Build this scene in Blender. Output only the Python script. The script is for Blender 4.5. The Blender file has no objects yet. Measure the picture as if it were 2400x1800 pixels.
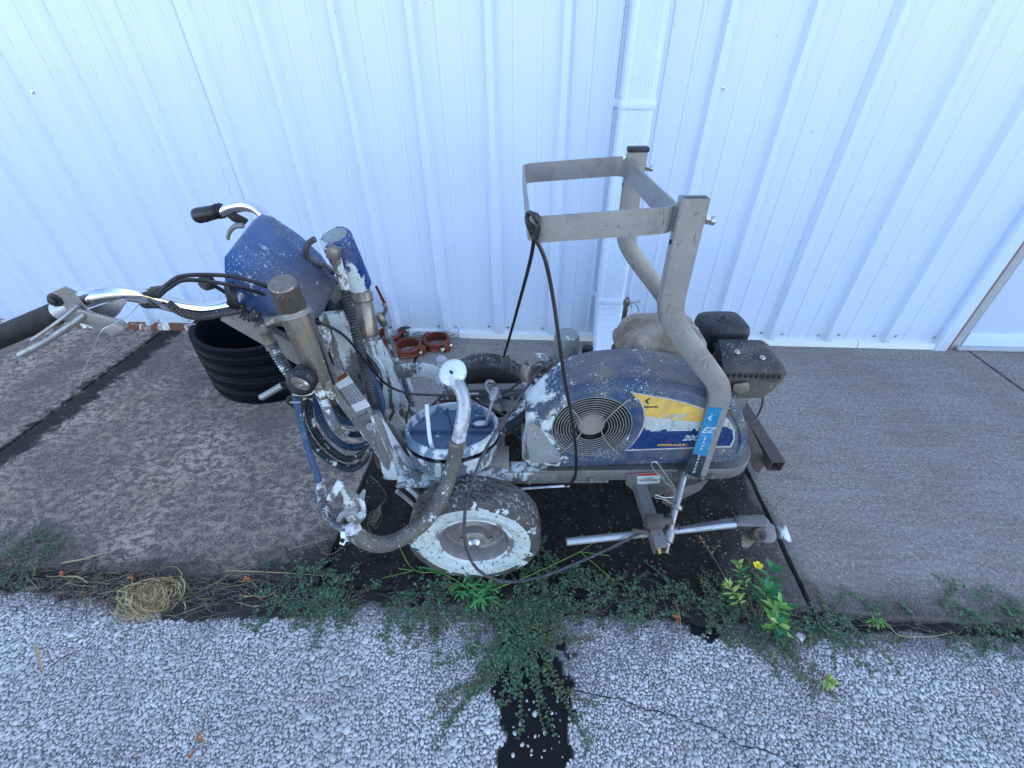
import bpy, bmesh, math, random
import numpy as np
from mathutils import Vector, Matrix, noise
random.seed(7); np.random.seed(7)
S = bpy.context.scene
C = S.collection
R = math.radians
PI = math.pi

# ------------------------------------------------------------------ camera
f = 1024.0; H = 1.30
FW, FH = 2400.0, 1800.0
nad = Vector((20, -1330, f)); nrm = Vector((85, 790, f))
Zc = -nad.normalized(); Yc = nrm.normalized(); Yc = (Yc - Zc*Yc.dot(Zc)).normalized()
Xc = -Yc.cross(Zc)
if Xc[0] < 0: Xc = -Xc
cam = bpy.data.cameras.new('camera'); co = bpy.data.objects.new('camera', cam); C.objects.link(co)
right = Vector((Xc[0], Yc[0], Zc[0])); up = Vector((Xc[1], Yc[1], Zc[1])); fwd = Vector((Xc[2], Yc[2], Zc[2]))
m = Matrix((right, up, -fwd)).transposed().to_4x4(); m.translation = (0, 0, H)
co.matrix_world = m
cam.sensor_width = 36; cam.lens = 36*f/FW; cam.clip_start = .02; cam.clip_end = 400
S.camera = co

def ray(px, py):
    return right*((px-1200)/f) + up*((900-py)/f) + fwd
def at(px, py, X=None, Y=None, Z=None):
    r = ray(px, py)
    t = (Z-H)/r.z if Z is not None else (Y/r.y if Y is not None else X/r.x)
    return Vector((0, 0, H)) + r*t

# ------------------------------------------------------------------ light
W = bpy.data.worlds.new('World'); S.world = W; W.use_nodes = True
nt = W.node_tree; nt.nodes.clear()
wo = nt.nodes.new('ShaderNodeOutputWorld'); bg = nt.nodes.new('ShaderNodeBackground')
sky = nt.nodes.new('ShaderNodeTexSky'); sky.sky_type = 'NISHITA'; sky.sun_disc = False
SUN_EL, SUN_AZ = 40, 70          # sun stands behind the building, a little to the right
sky.sun_elevation = R(SUN_EL); sky.sun_rotation = R(SUN_AZ)
sky.air_density = 1.0; sky.dust_density = 0.5; sky.ozone_density = 1.4
nt.links.new(sky.outputs[0], bg.inputs[0]); bg.inputs[1].default_value = 0.12
nt.links.new(bg.outputs[0], wo.inputs[0])
sl = bpy.data.lights.new('sun', 'SUN'); sl.energy = 3.2; sl.angle = R(.5); sl.color = (1, .95, .88)
so = bpy.data.objects.new('sun', sl); C.objects.link(so)
sd = Vector((math.sin(R(SUN_AZ))*math.cos(R(SUN_EL)), math.cos(R(SUN_AZ))*math.cos(R(SUN_EL)), math.sin(R(SUN_EL))))
so.rotation_euler = sd.to_track_quat('Z', 'Y').to_euler()
S.view_settings.view_transform = 'Standard'; S.view_settings.look = 'None'
S.view_settings.gamma = 1; S.view_settings.exposure = 2.40; S.view_settings.use_curve_mapping = False
S.cycles.max_bounces = 6; S.cycles.diffuse_bounces = 3; S.cycles.glossy_bounces = 3
S.cycles.use_denoising = True

# ------------------------------------------------------------------ materials
class N:
    def __init__(s, name):
        s.m = bpy.data.materials.new(name); s.m.use_nodes = True
        s.t = s.m.node_tree; s.b = s.t.nodes['Principled BSDF']; s.co = None
    def new(s, t, **k):
        n = s.t.nodes.new('ShaderNode'+t)
        for a, v in k.items(): setattr(n, a, v)
        return n
    def link(s, a, b): s.t.links.new(a, b)
    def put(s, sock, v):
        if hasattr(v, 'is_linked') or hasattr(v, 'links'): s.link(v, sock)
        elif isinstance(v, (tuple, list)) and sock.type == 'RGBA' and len(v) == 3: sock.default_value = (*v, 1)
        elif sock.type == 'RGBA' and not isinstance(v, tuple): sock.default_value = (v, v, v, 1)
        else: sock.default_value = v
    def coord(s, kind='Object'):
        if s.co is None: s.co = s.new('TexCoord')
        return s.co.outputs[kind]
    def pos(s): return s.new('NewGeometry').outputs['Position']
    def map(s, v, scale=(1, 1, 1), rot=(0, 0, 0), loc=(0, 0, 0)):
        n = s.new('Mapping'); s.link(v, n.inputs[0])
        n.inputs['Scale'].default_value = scale; n.inputs['Rotation'].default_value = rot; n.inputs['Location'].default_value = loc
        return n.outputs[0]
    def noise(s, v, sc, det=4, rough=.55, dist=0):
        n = s.new('TexNoise'); s.link(v, n.inputs['Vector']); n.inputs['Scale'].default_value = sc
        n.inputs['Detail'].default_value = det; n.inputs['Roughness'].default_value = rough; n.inputs['Distortion'].default_value = dist
        return n.outputs[0]
    def vor(s, v, sc, feature='F1', out='Distance', rnd=1):
        n = s.new('TexVoronoi', feature=feature); s.link(v, n.inputs['Vector']); n.inputs['Scale'].default_value = sc
        n.inputs['Randomness'].default_value = rnd
        return n.outputs[out]
    def ramp(s, v, *stops, interp='LINEAR'):
        n = s.new('ValToRGB'); s.link(v, n.inputs[0]); e = n.color_ramp.elements; n.color_ramp.interpolation = interp
        while len(e) < len(stops): e.new(.5)
        for k, (p, c) in enumerate(stops):
            e[k].position = p; c = (c, c, c) if not isinstance(c, tuple) else c; e[k].color = (*c, 1)
        return n.outputs[0]
    def mix(s, fac, a, b, mode='MIX'):
        n = s.new('MixRGB', blend_type=mode); s.put(n.inputs[0], fac); s.put(n.inputs[1], a); s.put(n.inputs[2], b)
        return n.outputs[0]
    def math(s, op, a, b=0.5):
        n = s.new('Math', operation=op); s.put(n.inputs[0], a); s.put(n.inputs[1], b); return n.outputs[0]
    def sep(s, v):
        n = s.new('SeparateXYZ'); s.link(v, n.inputs[0]); return n.outputs
    def bump(s, h, st=.3, d=.002, nrm=None):
        n = s.new('Bump'); n.inputs['Strength'].default_value = st; n.inputs['Distance'].default_value = d
        s.link(h, n.inputs['Height'])
        if nrm is not None: s.link(nrm, n.inputs['Normal'])
        s.link(n.outputs[0], s.b.inputs['Normal']); return n.outputs[0]
    def set(s, color=None, rough=None, metal=None, **k):
        if color is not None: s.put(s.b.inputs['Base Color'], color)
        if rough is not None: s.put(s.b.inputs['Roughness'], rough)
        if metal is not None: s.put(s.b.inputs['Metallic'], metal)
        for a, v in k.items(): s.put(s.b.inputs[a.replace('_', ' ')], v)
        return s.m

def paint(name, base, rough=.45, metal=0., cover=.0, dots=.35, dirt=.3, dirtcol=(.16, .14, .12), drip=False, white=(.62, .65, .65), seed=0, bumpy=.25, scale=1.0, rust=0., grad=None, groove=False, pgrad=None, spec=.25):
    """worn surface: base colour, dirt film, thick white road-paint patches, runs and droplets"""
    n = N(name); v = n.map(n.coord(), loc=(seed*3.7, seed*1.3, seed*.7))
    var = n.noise(v, 14*scale, 5, .6)
    c = n.mix(n.ramp(var, (.35, .0), (.75, .5)), base, tuple(min(1, x*1.5+.02) for x in base))
    dn = n.noise(v, 7*scale, 8, .7, .6)
    dm = n.ramp(dn, (.62-dirt*.35, 0.), (.78-dirt*.2, .85))
    film = n.ramp(n.noise(v, 5*scale, 6, .65), (.42, 0.), (.75, min(.40, .30*dots)))
    c = n.mix(n.math('MULTIPLY', film, n.ramp(n.noise(v, 170, 3, .6), (.35, .25), (.65, 1.))), c, tuple(x*.55 for x in white))
    if grad:   # dirt film gathering towards one end
        ax, g0, g1 = grad; gx = n.sep(n.coord())[ax]
        gm = n.new('MapRange'); n.put(gm.inputs[0], n.math('ADD', gx, n.math('MULTIPLY', n.math('SUBTRACT', dn, .5), .25))); gm.inputs[1].default_value = g0; gm.inputs[2].default_value = g1
        dm = n.math('MAXIMUM', dm, n.math('MULTIPLY', gm.outputs[0], .85))
    c = n.mix(dm, c, dirtcol)
    if groove:
        ga = n.new('Attribute', attribute_name='groove').outputs['Fac']
        c = n.mix(n.math('MULTIPLY', ga, n.ramp(n.noise(v, 16, 4, .6), (.44, 0.), (.56, .95))), n.mix(n.math('MULTIPLY', ga, .7), c, (.012, .011, .011)), (.5, .52, .5))
    if rust:
        rm = n.ramp(n.noise(v, 18, 6, .7), (.72-rust*.3, 0.), (.78-rust*.3, .9)); c = n.mix(rm, c, (.23, .07, .02))
    # chips, scratches and oily specks
    ck = n.math('MULTIPLY', n.ramp(n.noise(v, 75, 5, .75), (.60, 0.), (.66, .75)), n.ramp(n.noise(v, 6, 3), (.40, .15), (.62, 1.)))
    sc_ = n.ramp(n.noise(n.map(v, (1, 1, .12), (0, R(20), 0)), 130, 2, .5), (.68, 0.), (.73, .6))
    c = n.mix(n.math('MAXIMUM', ck, sc_), c, tuple(x*.28 for x in dirtcol))
    # droplets of three sizes and short dashes
    pv = n.noise(v, 11*scale, 4, .65)
    thr = n.ramp(pv, (.36, .0), (.74, .30*dots+.03))
    wv = n.mix(.03, v, n.noise(v, 90, 3), 'ADD')
    m1 = n.math('GREATER_THAN', thr, n.vor(wv, 260))
    m2 = n.math('GREATER_THAN', n.math('MULTIPLY', thr, .95), n.vor(n.map(wv, (1, 1, .5), (0, R(25), 0)), 130))
    big = n.math('GREATER_THAN', n.math('MULTIPLY', thr, .42), n.vor(n.map(wv, (1, 1, .7), (0, R(-30), 0)), 42))
    dash = n.math('GREATER_THAN', n.math('MULTIPLY', thr, .55), n.vor(n.map(wv, (1, 1, .16), (0, R(35), 0)), 95))
    mask = n.math('MAXIMUM', n.math('MAXIMUM', m1, m2), n.math('MAXIMUM', big, dash))
    if cover > 0:
        vv = n.map(v, (1, 1, .22 if drip else .8))
        pn = n.noise(vv, 26*scale if drip else 15*scale, 7, .62, .5)
        t = .74-cover*.5
        if pgrad:
            mr = n.new('MapRange'); n.put(mr.inputs[0], n.sep(n.coord())[pgrad[0]]); mr.inputs[1].default_value = pgrad[1]; mr.inputs[2].default_value = pgrad[2]
            pn = n.math('ADD', pn, n.math('MULTIPLY', mr.outputs[0], pgrad[3]))
        pm = n.ramp(n.math('ADD', pn, n.math('MULTIPLY', n.math('SUBTRACT', n.noise(v, 110, 6, .75), .5), .34)), (t, 0.), (t+.04, 1.))
        mask = n.math('MAXIMUM', mask, pm)
    wc = n.mix(n.ramp(n.noise(v, 40, 5), (.35, 0.), (.7, .6)), white, tuple(x*.62 for x in white))
    c = n.mix(mask, c, wc)
    n.bump(n.math('ADD', n.math('MULTIPLY', mask, 1.0), n.math('MULTIPLY', n.noise(v, 90, 4), bumpy)), .55, .0016)
    r = n.mix(mask, n.mix(dm, rough, .8), .6)
    return n.set(c, n.math('ADD', r, 0.0), n.math('MULTIPLY', metal, n.math('SUBTRACT', 1.0, n.math('MAXIMUM', mask, n.math('MULTIPLY', dm, .8)))), Specular_IOR_Level=spec)

def plain(name, col, rough=.6, metal=0., bs=60, bst=.15, var=.3, **k):
    n = N(name); v = n.coord()
    c = n.mix(n.ramp(n.noise(v, 9, 6, .65), (.3, 0.), (.75, var)), col, tuple(x*.45 for x in col))
    c = n.mix(n.ramp(n.noise(v, bs*1.5, 3), (.5, 0.), (.8, var)), c, tuple(min(1, x*1.6+.01) for x in col))
    n.bump(n.noise(v, bs, 5), bst, .002)
    return n.set(c, rough, metal, **k)

M = {}
M['wall'] = None
def wall_mat():
    n = N('white_siding_paint'); v = n.pos()
    x, y, z = n.sep(v)
    low = n.ramp(n.math('ADD', z, n.math('MULTIPLY', n.noise(n.map(v, (1, 1, .4)), 9, 6, .7), .22)), (.10, 1.), (.24, 0.))
    streak = n.ramp(n.noise(n.map(v, (14, 1, .5)), 3, 5, .6), (.52, 0.), (.8, .22))
    c = n.mix(streak, (.580, .650, .79), (.49, .56, .70))
    c = n.mix(n.math('MULTIPLY', low, .42), c, (.42, .40, .35))
    spk = n.math('MULTIPLY', n.math('LESS_THAN', n.vor(v, 16), .055), n.ramp(n.noise(v, 3), (.5, 0.), (.6, .7)))
    c = n.mix(spk, c, (.3, .27, .25))
    n.bump(n.noise(n.map(v, (1, 1, .35)), 2.6, 2), .25, .012)
    return n.set(c, .24, 0., Specular_IOR_Level=.6)
M['wall'] = wall_mat()
def base_trim_mat():
    n = N('base_trim_paint'); v = n.pos(); x, y, z = n.sep(v)
    left = n.ramp(n.math('ADD', x, n.math('MULTIPLY', n.noise(v, 8, 4), .3)), (0., 1.), (1, 0.))
    left = n.math('LESS_THAN', x, -1.72)
    rn = n.noise(n.map(v, (1, 1, .5)), 11, 6, .7, .4)
    rm = n.math('MULTIPLY', n.ramp(rn, (.42, 0.), (.5, 1.)), left)
    rm2 = n.ramp(n.noise(v, 14, 6, .7), (.66, 0.), (.74, .7))
    rm = n.math('MAXIMUM', rm, rm2)
    c = n.mix(rm, (.70, .71, .68), n.mix(n.noise(v, 60, 4), (.20, .055, .02), (.10, .05, .035)))
    return n.set(c, .6)
M['trim'] = base_trim_mat()

def concrete_mat():
    n = N('stained_concrete'); v = n.pos(); x, y, z = n.sep(v)
    fine = n.noise(v, 190, 3, .7); mid = n.noise(v, 26, 6, .65); big = n.noise(v, 2.2, 5, .6)
    base = n.mix(n.ramp(fine, (.30, 0.), (.72, 1.)), (.125, .108, .095), (.44, .385, .34))
    grn = n.noise(v, 75, 5, .75)
    base = n.mix(n.ramp(grn, (.40, .55), (.56, 0.)), base, (.105, .090, .080))
    base = n.mix(n.ramp(grn, (.56, 0.), (.68, .5)), base, (.56, .50, .45))
    base = n.mix(n.ramp(big, (.35, 0.), (.7, .5)), base, (.125, .10, .088))
    tro = n.noise(n.map(v, (1.2, 9, 1), (0, 0, R(8))), 3.2, 6, .7, 1.2)
    base = n.mix(n.ramp(tro, (.42, .0), (.70, .26)), base, (.44, .40, .36))
    sta = n.noise(n.map(v, (1, 2.2, 1), (0, 0, R(-20))), 2.7, 7, .65, .8)
    base = n.mix(n.ramp(sta, (.62, .0), (.76, .45)), base, (.11, .085, .07))
    # left slabs: pale lichen blotches on a dark skin
    lm = n.ramp(n.math('MULTIPLY', x, -1.), (.60, 0.), (.68, 1.))
    blot = n.ramp(n.noise(n.map(v, (1, 1.3, 1)), 30, 8, .75, .5), (.46, 0.), (.56, 1.))
    patch = n.ramp(n.noise(v, 3.1, 4, .6), (.36, .12), (.62, .9))
    sandy = n.mix(n.ramp(n.noise(v, 4.5, 3), (.45, 0.), (.6, .8)), (.52, .40, .31), (.42, .28, .18))
    lc = n.mix(n.ramp(fine, (.35, 0.), (.7, 1.)), (.060, .047, .044), (.26, .205, .180))
    lc = n.mix(n.math('MULTIPLY', blot, patch), lc, sandy)
    nearwall = n.ramp(y, (.0, 0.), (1., 0.))
    c = n.mix(lm, base, lc)
    # paler, cleaner concrete towards the right and the wall
    # grit specks of pale aggregate
    vr = n.vor(v, 210, out='Distance'); vc = n.vor(v, 210, out='Color')
    spk = n.math('MULTIPLY', n.math('LESS_THAN', vr, .30), n.math('GREATER_THAN', n.sep(vc)[0], .78))
    c = n.mix(n.math('MULTIPLY', spk, .7), c, (.62, .58, .54))
    # black algae stain where the downspout drains across the middle slab
    wob = n.math('MULTIPLY', n.math('SUBTRACT', n.noise(v, 5, 7, .65), .5), .22)
    line = n.math('ADD', n.math('SUBTRACT', n.math('MULTIPLY', n.math('ADD', x, .72), .70), n.math('SUBTRACT', y, 1.28)), wob)   # >0 inside
    st = n.ramp(line, (.0, 0.), (.07, 1.))
    a = n.math('GREATER_THAN', x, -.652); b = n.ramp(n.math('ADD', x, wob), (.79, 1.), (.86, 0.))
    st = n.math('MULTIPLY', n.math('MULTIPLY', st, a), b)
    # stain fades towards the right joint near the slab edge
    fade = n.ramp(n.math('ADD', n.math('ADD', x, n.math('MULTIPLY', y, -.6)), n.math('MULTIPLY', n.noise(v, 9, 6), .3)), (.26, 0.), (.55, .55))
    st = n.math('MULTIPLY', st, n.math('SUBTRACT', 1., fade))
    # dark stains by the left joint and along the slab edge
    jl = n.math('ABSOLUTE', n.math('ADD', x, n.math('ADD', 2.17, n.math('MULTIPLY', n.math('SUBTRACT', n.noise(v, 13, 8, .75), .5), .30))))
    j1 = n.math('MULTIPLY', n.ramp(jl, (.03, .9), (.16, 0.)), n.ramp(y, (.9, 0.), (1., .9)))
    j1 = n.math('MULTIPLY', n.ramp(jl, (.05, 1.), (.085, 0.)), 1.)
    ed = n.ramp(n.math('ADD', y, wob), (.62, .9), (.76, 0.))
    dark = n.math('MAXIMUM', n.math('MULTIPLY', j1, .93), n.math('MULTIPLY', ed, .80))
    lx = n.math('ADD', n.math('ADD', x, n.math('MULTIPLY', y, -.9)), n.math('MULTIPLY', wob, 2.2))
    spill = n.math('MULTIPLY', n.ramp(n.math('ADD', lx, 1.8), (.22, 0.), (.42, .9)), n.math('LESS_THAN', x, -.64))
    dark = n.math('MAXIMUM', dark, spill)
    c = n.mix(dark, c, n.mix(n.ramp(fine, (.45, 0.), (.75, 1.)), (.014, .012, .011), (.075, .065, .06)))
    # small drip marks
    sp2 = n.vor(n.mix(.02, v, n.noise(v, 40, 3), 'ADD'), 5.5); sc2 = n.sep(n.vor(v, 5.5, out='Color'))[0]
    c = n.mix(n.math('MULTIPLY', n.ramp(sp2, (.035, .7), (.06, 0.)), n.math('GREATER_THAN', sc2, .55)), c, (.07, .055, .05))
    pv_ = n.mix(.012, v, n.noise(v, 160, 3), 'ADD'); pebr = n.vor(pv_, 78, out='Distance'); pebc = n.vor(pv_, 78, out='Color')
    peb = n.math('MULTIPLY', n.ramp(pebr, (.26, 1.), (.38, 0.)), n.ramp(n.sep(pebc)[0], (.30, 0.), (.95, 1.)))
    pz = n.ramp(n.noise(v, 5, 4), (.40, .15), (.62, 1.))
    blk = n.mix(n.math('MULTIPLY', peb, pz), n.mix(n.ramp(n.noise(v, 11, 8, .75), (.35, 0.), (.72, 1.)), n.mix(n.noise(v, 45, 5), (.005, .0045, .0045), (.014, .012, .011)), n.mix(fine, (.016, .013, .011), (.060, .050, .043))), n.mix(n.sep(pebc)[1], (.05, .044, .040), (.26, .235, .205)))
    c = n.mix(st, c, blk)
    # green moss at the far left edge
    ms = n.math('MULTIPLY', n.ramp(n.math('ADD', n.math('MULTIPLY', x, -1.), n.math('MULTIPLY', wob, 1.5)), (1.45, 0.), (1.75, .7)), n.ramp(y, (.72, 1.), (.98, 0.)))
    ms = n.math('MULTIPLY', ms, n.ramp(n.noise(v, 30, 6), (.4, 0.), (.6, 1.)))
    c = n.mix(ms, c, (.035, .06, .03))
    h = n.math('ADD', n.math('MULTIPLY', fine, .6), n.math('ADD', n.math('MULTIPLY', mid, .6), n.math('MULTIPLY', n.math('MULTIPLY', peb, st), .8)))
    n.bump(h, .75, .003)
    return n.set(c, n.ramp(st, (0., .86), (1., .7)), 0., Specular_IOR_Level=.10)
M['concrete'] = concrete_mat()

def tar_mat():
    n = N('asphalt_binder'); v = n.pos(); at0 = n.new('Attribute', attribute_name='bare').outputs['Fac']
    c = n.mix(n.noise(v, 40, 6, .7), n.mix(at0, (.045, .044, .044), (.005, .005, .006)), n.mix(at0, (.23, .22, .215), (.016, .015, .016)))
    vd = n.vor(v, 230, out='Distance'); vc = n.sep(n.vor(v, 230, out='Color'))[0]
    gm = n.math('MULTIPLY', n.ramp(vd, (.26, 1.), (.40, 0.)), n.ramp(vc, (.15, .2), (.4, 1.)))
    # bare patch without stones
    x, y, z = n.sep(v)
    at_ = n.new('Attribute', attribute_name='bare')
    gm = n.math('MULTIPLY', gm, n.math('SUBTRACT', 1., at_.outputs['Fac']))
    c = n.mix(gm, c, n.mix(vc, (.42, .40, .39), (.66, .64, .62)))
    n.bump(n.math('ADD', n.math('MULTIPLY', gm, .8), n.noise(v, 90, 5)), .8, .003)
    return n.set(c, .8, Specular_IOR_Level=.15)
M['tar'] = tar_mat()
def stone_mat():
    n = N('pale_road_stone'); g = n.new('NewGeometry'); rnd = g.outputs['Random Per Island']; v = n.coord()
    c = n.ramp(rnd, (0., (.28, .27, .26)), (.10, (.50, .48, .47)), (.45, (.60, .58, .56)), (.85, (.70, .68, .65)), (.95, (.46, .42, .38)), (1., (.32, .23, .18)))
    c = n.mix(n.ramp(n.noise(v, 160, 5, .7), (.35, .45), (.6, 0.)), c, (.20, .195, .20))
    c = n.mix(n.ramp(n.noise(v, 4.5, 5, .7), (.45, 0.), (.72, .5)), c, (.22, .20, .20))
    c = n.mix(n.ramp(n.noise(v, 1.7, 3, .6), (.5, 0.), (.75, .35)), c, (.30, .25, .23))
    # soil and tar grime on the stones beside the joint and round the bare patch
    x, y, z = n.sep(v)
    g1 = n.ramp(n.math('ADD', y, n.math('MULTIPLY', n.math('SUBTRACT', n.noise(v, 9, 6, .7), .5), .22)), (.535, 0.), (.60, .9))
    px_ = n.math('ABSOLUTE', n.math('ADD', x, n.math('ADD', -.02, n.math('MULTIPLY', n.math('SUBTRACT', n.noise(v, 7, 6, .7), .5), .5))))
    g2 = n.math('MULTIPLY', n.ramp(px_, (.05, .85), (.22, 0.)), n.ramp(y, (.40, 0.), (.50, 1.)))
    gr_ = n.math('MULTIPLY', n.math('MAXIMUM', g1, g2), n.ramp(rnd, (0., 1.), (1., .55)))
    c = n.mix(gr_, c, (.045, .038, .034))
    n.bump(n.noise(v, 260, 4), .5, .0015)
    return n.set(c, .72)
M['stone'] = stone_mat()
def soil_mat():
    n = N('dark_soil'); v = n.pos()
    c = n.mix(n.noise(v, 60, 7, .75), (.010, .008, .008), (.055, .042, .036))
    n.bump(n.noise(v, 45, 8, .75), 1., .012)
    return n.set(c, .9)
M['soil'] = soil_mat()

M['silver'] = paint('silver_enamel', (.16, .15, .14), .42, .35, dots=.55, dirt=.35, dirtcol=(.20, .18, .16), seed=1)
M['silver_neck'] = paint('silver_neck_spattered', (.20, .19, .18), .42, .35, cover=.18, dots=.9, dirt=.45, dirtcol=(.13, .115, .10), drip=True, seed=41, scale=1.3, pgrad=(2, .72, .38, .22), rust=.08)
M['silver_clean'] = paint('silver_enamel_clean', (.235, .222, .21), .40, .3, dots=.55, dirt=.3, dirtcol=(.15, .135, .12), seed=2, spec=.5, bumpy=.6)
M['silver_white'] = paint('silver_under_white_paint', (.16, .155, .15), .5, .3, cover=.50, dots=.6, dirt=.35, drip=True, seed=3, rust=.12)
M['whitemess'] = paint('caked_white_paint', (.085, .08, .075), .55, .1, cover=.64, dots=.6, dirt=.2, drip=True, seed=4, rust=.2)
M['blue'] = paint('blue_plastic_spattered', (.004, .055, .185), .38, 0, cover=.20, dots=1.0, dirt=.42, dirtcol=(.130, .112, .100), seed=5, scale=1.1, grad=(0, -.50, -.34))
M['blue_dirty'] = paint('blue_cover_spattered', (.006, .040, .112), .45, 0, cover=.10, dots=1.0, dirt=.72, dirtcol=(.150, .135, .118), seed=6, scale=1.3, grad=(2, .59, .69), pgrad=(0, .34, .17, .24))
M['blue_white'] = paint('blue_under_white_paint', (.005, .030, .14), .45, 0, cover=.50, dots=.8, dirt=.3, seed=7)
M['bronze'] = paint('grimy_plated_steel', (.20, .165, .135), .30, .75, cover=.10, dots=.85, dirt=.25, dirtcol=(.06, .05, .045), seed=8)
M['bronze_white'] = paint('plated_steel_with_paint', (.20, .17, .14), .36, .6, cover=.36, dots=.9, dirt=.3, dirtcol=(.07, .06, .05), seed=9, scale=1.5)
M['steel'] = paint('dull_steel', (.26, .25, .245), .38, .7, cover=.12, dots=.5, dirt=.35, dirtcol=(.09, .085, .08), seed=10)
M['galv'] = paint('galvanised_pipe', (.34, .36, .37), .38, .6, cover=.12, dots=.5, dirt=.3, dirtcol=(.16, .17, .17), seed=11)
M['chrome'] = plain('worn_chrome', (.72, .72, .72), .14, 1., 80, .08, .25)
M['black'] = paint('black_plastic', (.012, .012, .014), .42, 0, dots=.5, dirt=.30, dirtcol=(.05, .047, .045), seed=12)
M['grip'] = plain('black_rubber_grip', (.012, .012, .013), .42, 0, 50, .3, .8)
M['grip_worn'] = paint('worn_foam_grip', (.010, .009, .010), .6, 0, dots=.05, dirt=.30, dirtcol=(.060, .042, .035), seed=13, scale=2)
M['pipe_black'] = plain('black_corrugated_plastic', (.0018, .0022, .0050), .55, 0, 40, .10, .2, Specular_IOR_Level=.12)
M['tyre'] = paint('tyre_rubber', (.040, .037, .034), .75, 0, dots=.25, dirt=.55, dirtcol=(.085, .073, .060), seed=14, groove=True)
M['tyre_white'] = paint('tyre_sidewall_white_paint', (.045, .045, .047), .75, 0, cover=.73, dots=.4, dirt=.5, dirtcol=(.16, .16, .15), seed=15, scale=6.5, white=(.54, .58, .56))
M['tyre_near'] = paint('tyre_rubber_painted_edge', (.045, .043, .041), .75, 0, cover=.06, dots=.4, dirt=.7, dirtcol=(.095, .087, .077), seed=14, scale=2.2, groove=True, pgrad=(1, .020, -.004, .21))
M['tyre_dark'] = plain('tyre_sidewall_black', (.012, .012, .015), .55, 0, 60, .2, .6)
M['rim'] = paint('rim_worn_silver', (.24, .22, .21), .45, .4, cover=.10, dots=.6, dirt=.5, dirtcol=(.10, .085, .078), seed=16)
M['rim_white'] = paint('rim_lip_white', (.18, .17, .165), .5, .2, cover=.56, dots=.5, dirt=.3, seed=17)
M['hose'] = paint('black_hose_streaked', (.014, .018, .026), .42, 0, cover=.30, dots=.5, dirt=.3, dirtcol=(.05, .055, .06), seed=18, scale=2.2)
M['hose_blue'] = paint('blue_hose', (.014, .045, .10), .5, 0, cover=.10, dots=.7, dirt=.2, seed=19, scale=2)
M['hose_dirty'] = paint('braided_suction_hose', (.075, .068, .058), .45, .1, cover=.26, dots=.9, dirt=.45, dirtcol=(.16, .145, .12), drip=True, seed=20, scale=1.6)
M['spring'] = paint('spring_guard', (.13, .125, .13), .42, .6, cover=.42, dots=.8, dirt=.3, seed=21, scale=2.5)
M['spring_dark'] = paint('spring_guard_dark', (.06, .058, .060), .42, .5, cover=.10, dots=.6, dirt=.3, dirtcol=(.04, .035, .03), seed=22, scale=2)
M['pipe_white'] = paint('pipe_white_film', (.36, .36, .38), .35, .45, cover=.44, dots=.4, dirt=.2, seed=23, white=(.62, .62, .66))
M['white'] = paint('thick_white_paint', (.62, .67, .65), .55, 0, cover=.2, dots=.2, dirt=.1, dirtcol=(.45, .46, .42), seed=24)
M['cable'] = plain('black_cable', (.010, .010, .012), .4, 0, 90, .1, .4)
M['gascable'] = paint('dusty_cable', (.035, .035, .042), .6, 0, cover=.1, dots=.5, dirt=.5, dirtcol=(.12, .12, .13), seed=25, scale=3)
M['tank'] = paint('grimy_cream_tank', (.33, .285, .23), .42, 0, cover=.22, dots=.5, dirt=.85, dirtcol=(.13, .080, .046), seed=26, scale=1.4, rust=.1, white=(.62, .62, .60))
M['greycup'] = paint('grey_reservoir', (.20, .21, .21), .6, 0, cover=.14, dots=1, dirt=.4, dirtcol=(.20, .17, .12), seed=27)
M['muffler'] = paint('black_muffler_guard', (.016, .016, .020), .5, 0, cover=.06, dots=.9, dirt=.15, dirtcol=(.13, .11, .09), seed=28, grad=(2, .60, .54))
M['pail'] = paint('blue_grey_pail_lid', (.075, .115, .18), .5, 0, cover=.26, dots=.4, dirt=.2, seed=29, scale=1.2)
M['lid_rim'] = paint('lid_rim_paint', (.12, .17, .25), .5, 0, cover=.56, dots=.5, dirt=.15, seed=43)
M['pail_rim'] = paint('pail_body_paint', (.10, .12, .15), .5, 0, cover=.44, dots=.5, dirt=.3, dirtcol=(.16, .16, .14), drip=True, seed=30)
M['rust_steel'] = paint('brown_steel_bar', (.085, .062, .055), .6, .2, dots=.35, dirt=.4, dirtcol=(.12, .10, .095), seed=31)
M['orange'] = plain('orange_red_clamp_paint', (.17, .030, .015), .5, 0, 40, .3, .5)
M['red'] = paint('red_lever', (.14, .012, .010), .5, 0, dots=.8, dirt=.3, seed=32)
M['yellow'] = paint('yellow_decal', (.62, .37, .06), .5, 0, cover=.06, dots=.55, dirt=.45, dirtcol=(.33, .22, .13), seed=33, scale=2)
M['decal_blue'] = paint('deep_blue_decal', (.006, .024, .105), .4, 0, dots=.6, dirt=.2, dirtcol=(.05, .07, .13), seed=34, scale=2)
M['decal_white'] = paint('decal_grey_white', (.42, .41, .38), .5, 0, dots=.3, dirt=.5, dirtcol=(.25, .22, .2), seed=35, scale=3)
M['decal_cyan'] = paint('cyan_sticker', (.008, .16, .32), .35, 0, cover=.06, dots=.9, dirt=.1, dirtcol=(.05, .15, .25), seed=36, scale=2)
M['decal_black'] = paint('dark_sticker_foot', (.012, .018, .032), .4, 0, cover=.05, dots=1, dirt=.1, seed=37)
M['decal_text'] = plain('faded_print', (.42, .48, .50), .5, 0)
M['ink'] = plain('dark_print', (.03, .035, .05), .5, 0)
M['label'] = plain('white_label', (.55, .55, .56), .5, 0)
M['label_red'] = plain('red_label_bar', (.38, .045, .03), .5, 0)
M['hub_disc'] = plain('dusty_hub', (.24, .215, .185), .7)
M['grille'] = plain('grille_wire', (.30, .275, .24), .45, .3)
M['dark'] = plain('dark_inside', (.006, .006, .007), .7)
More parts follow.
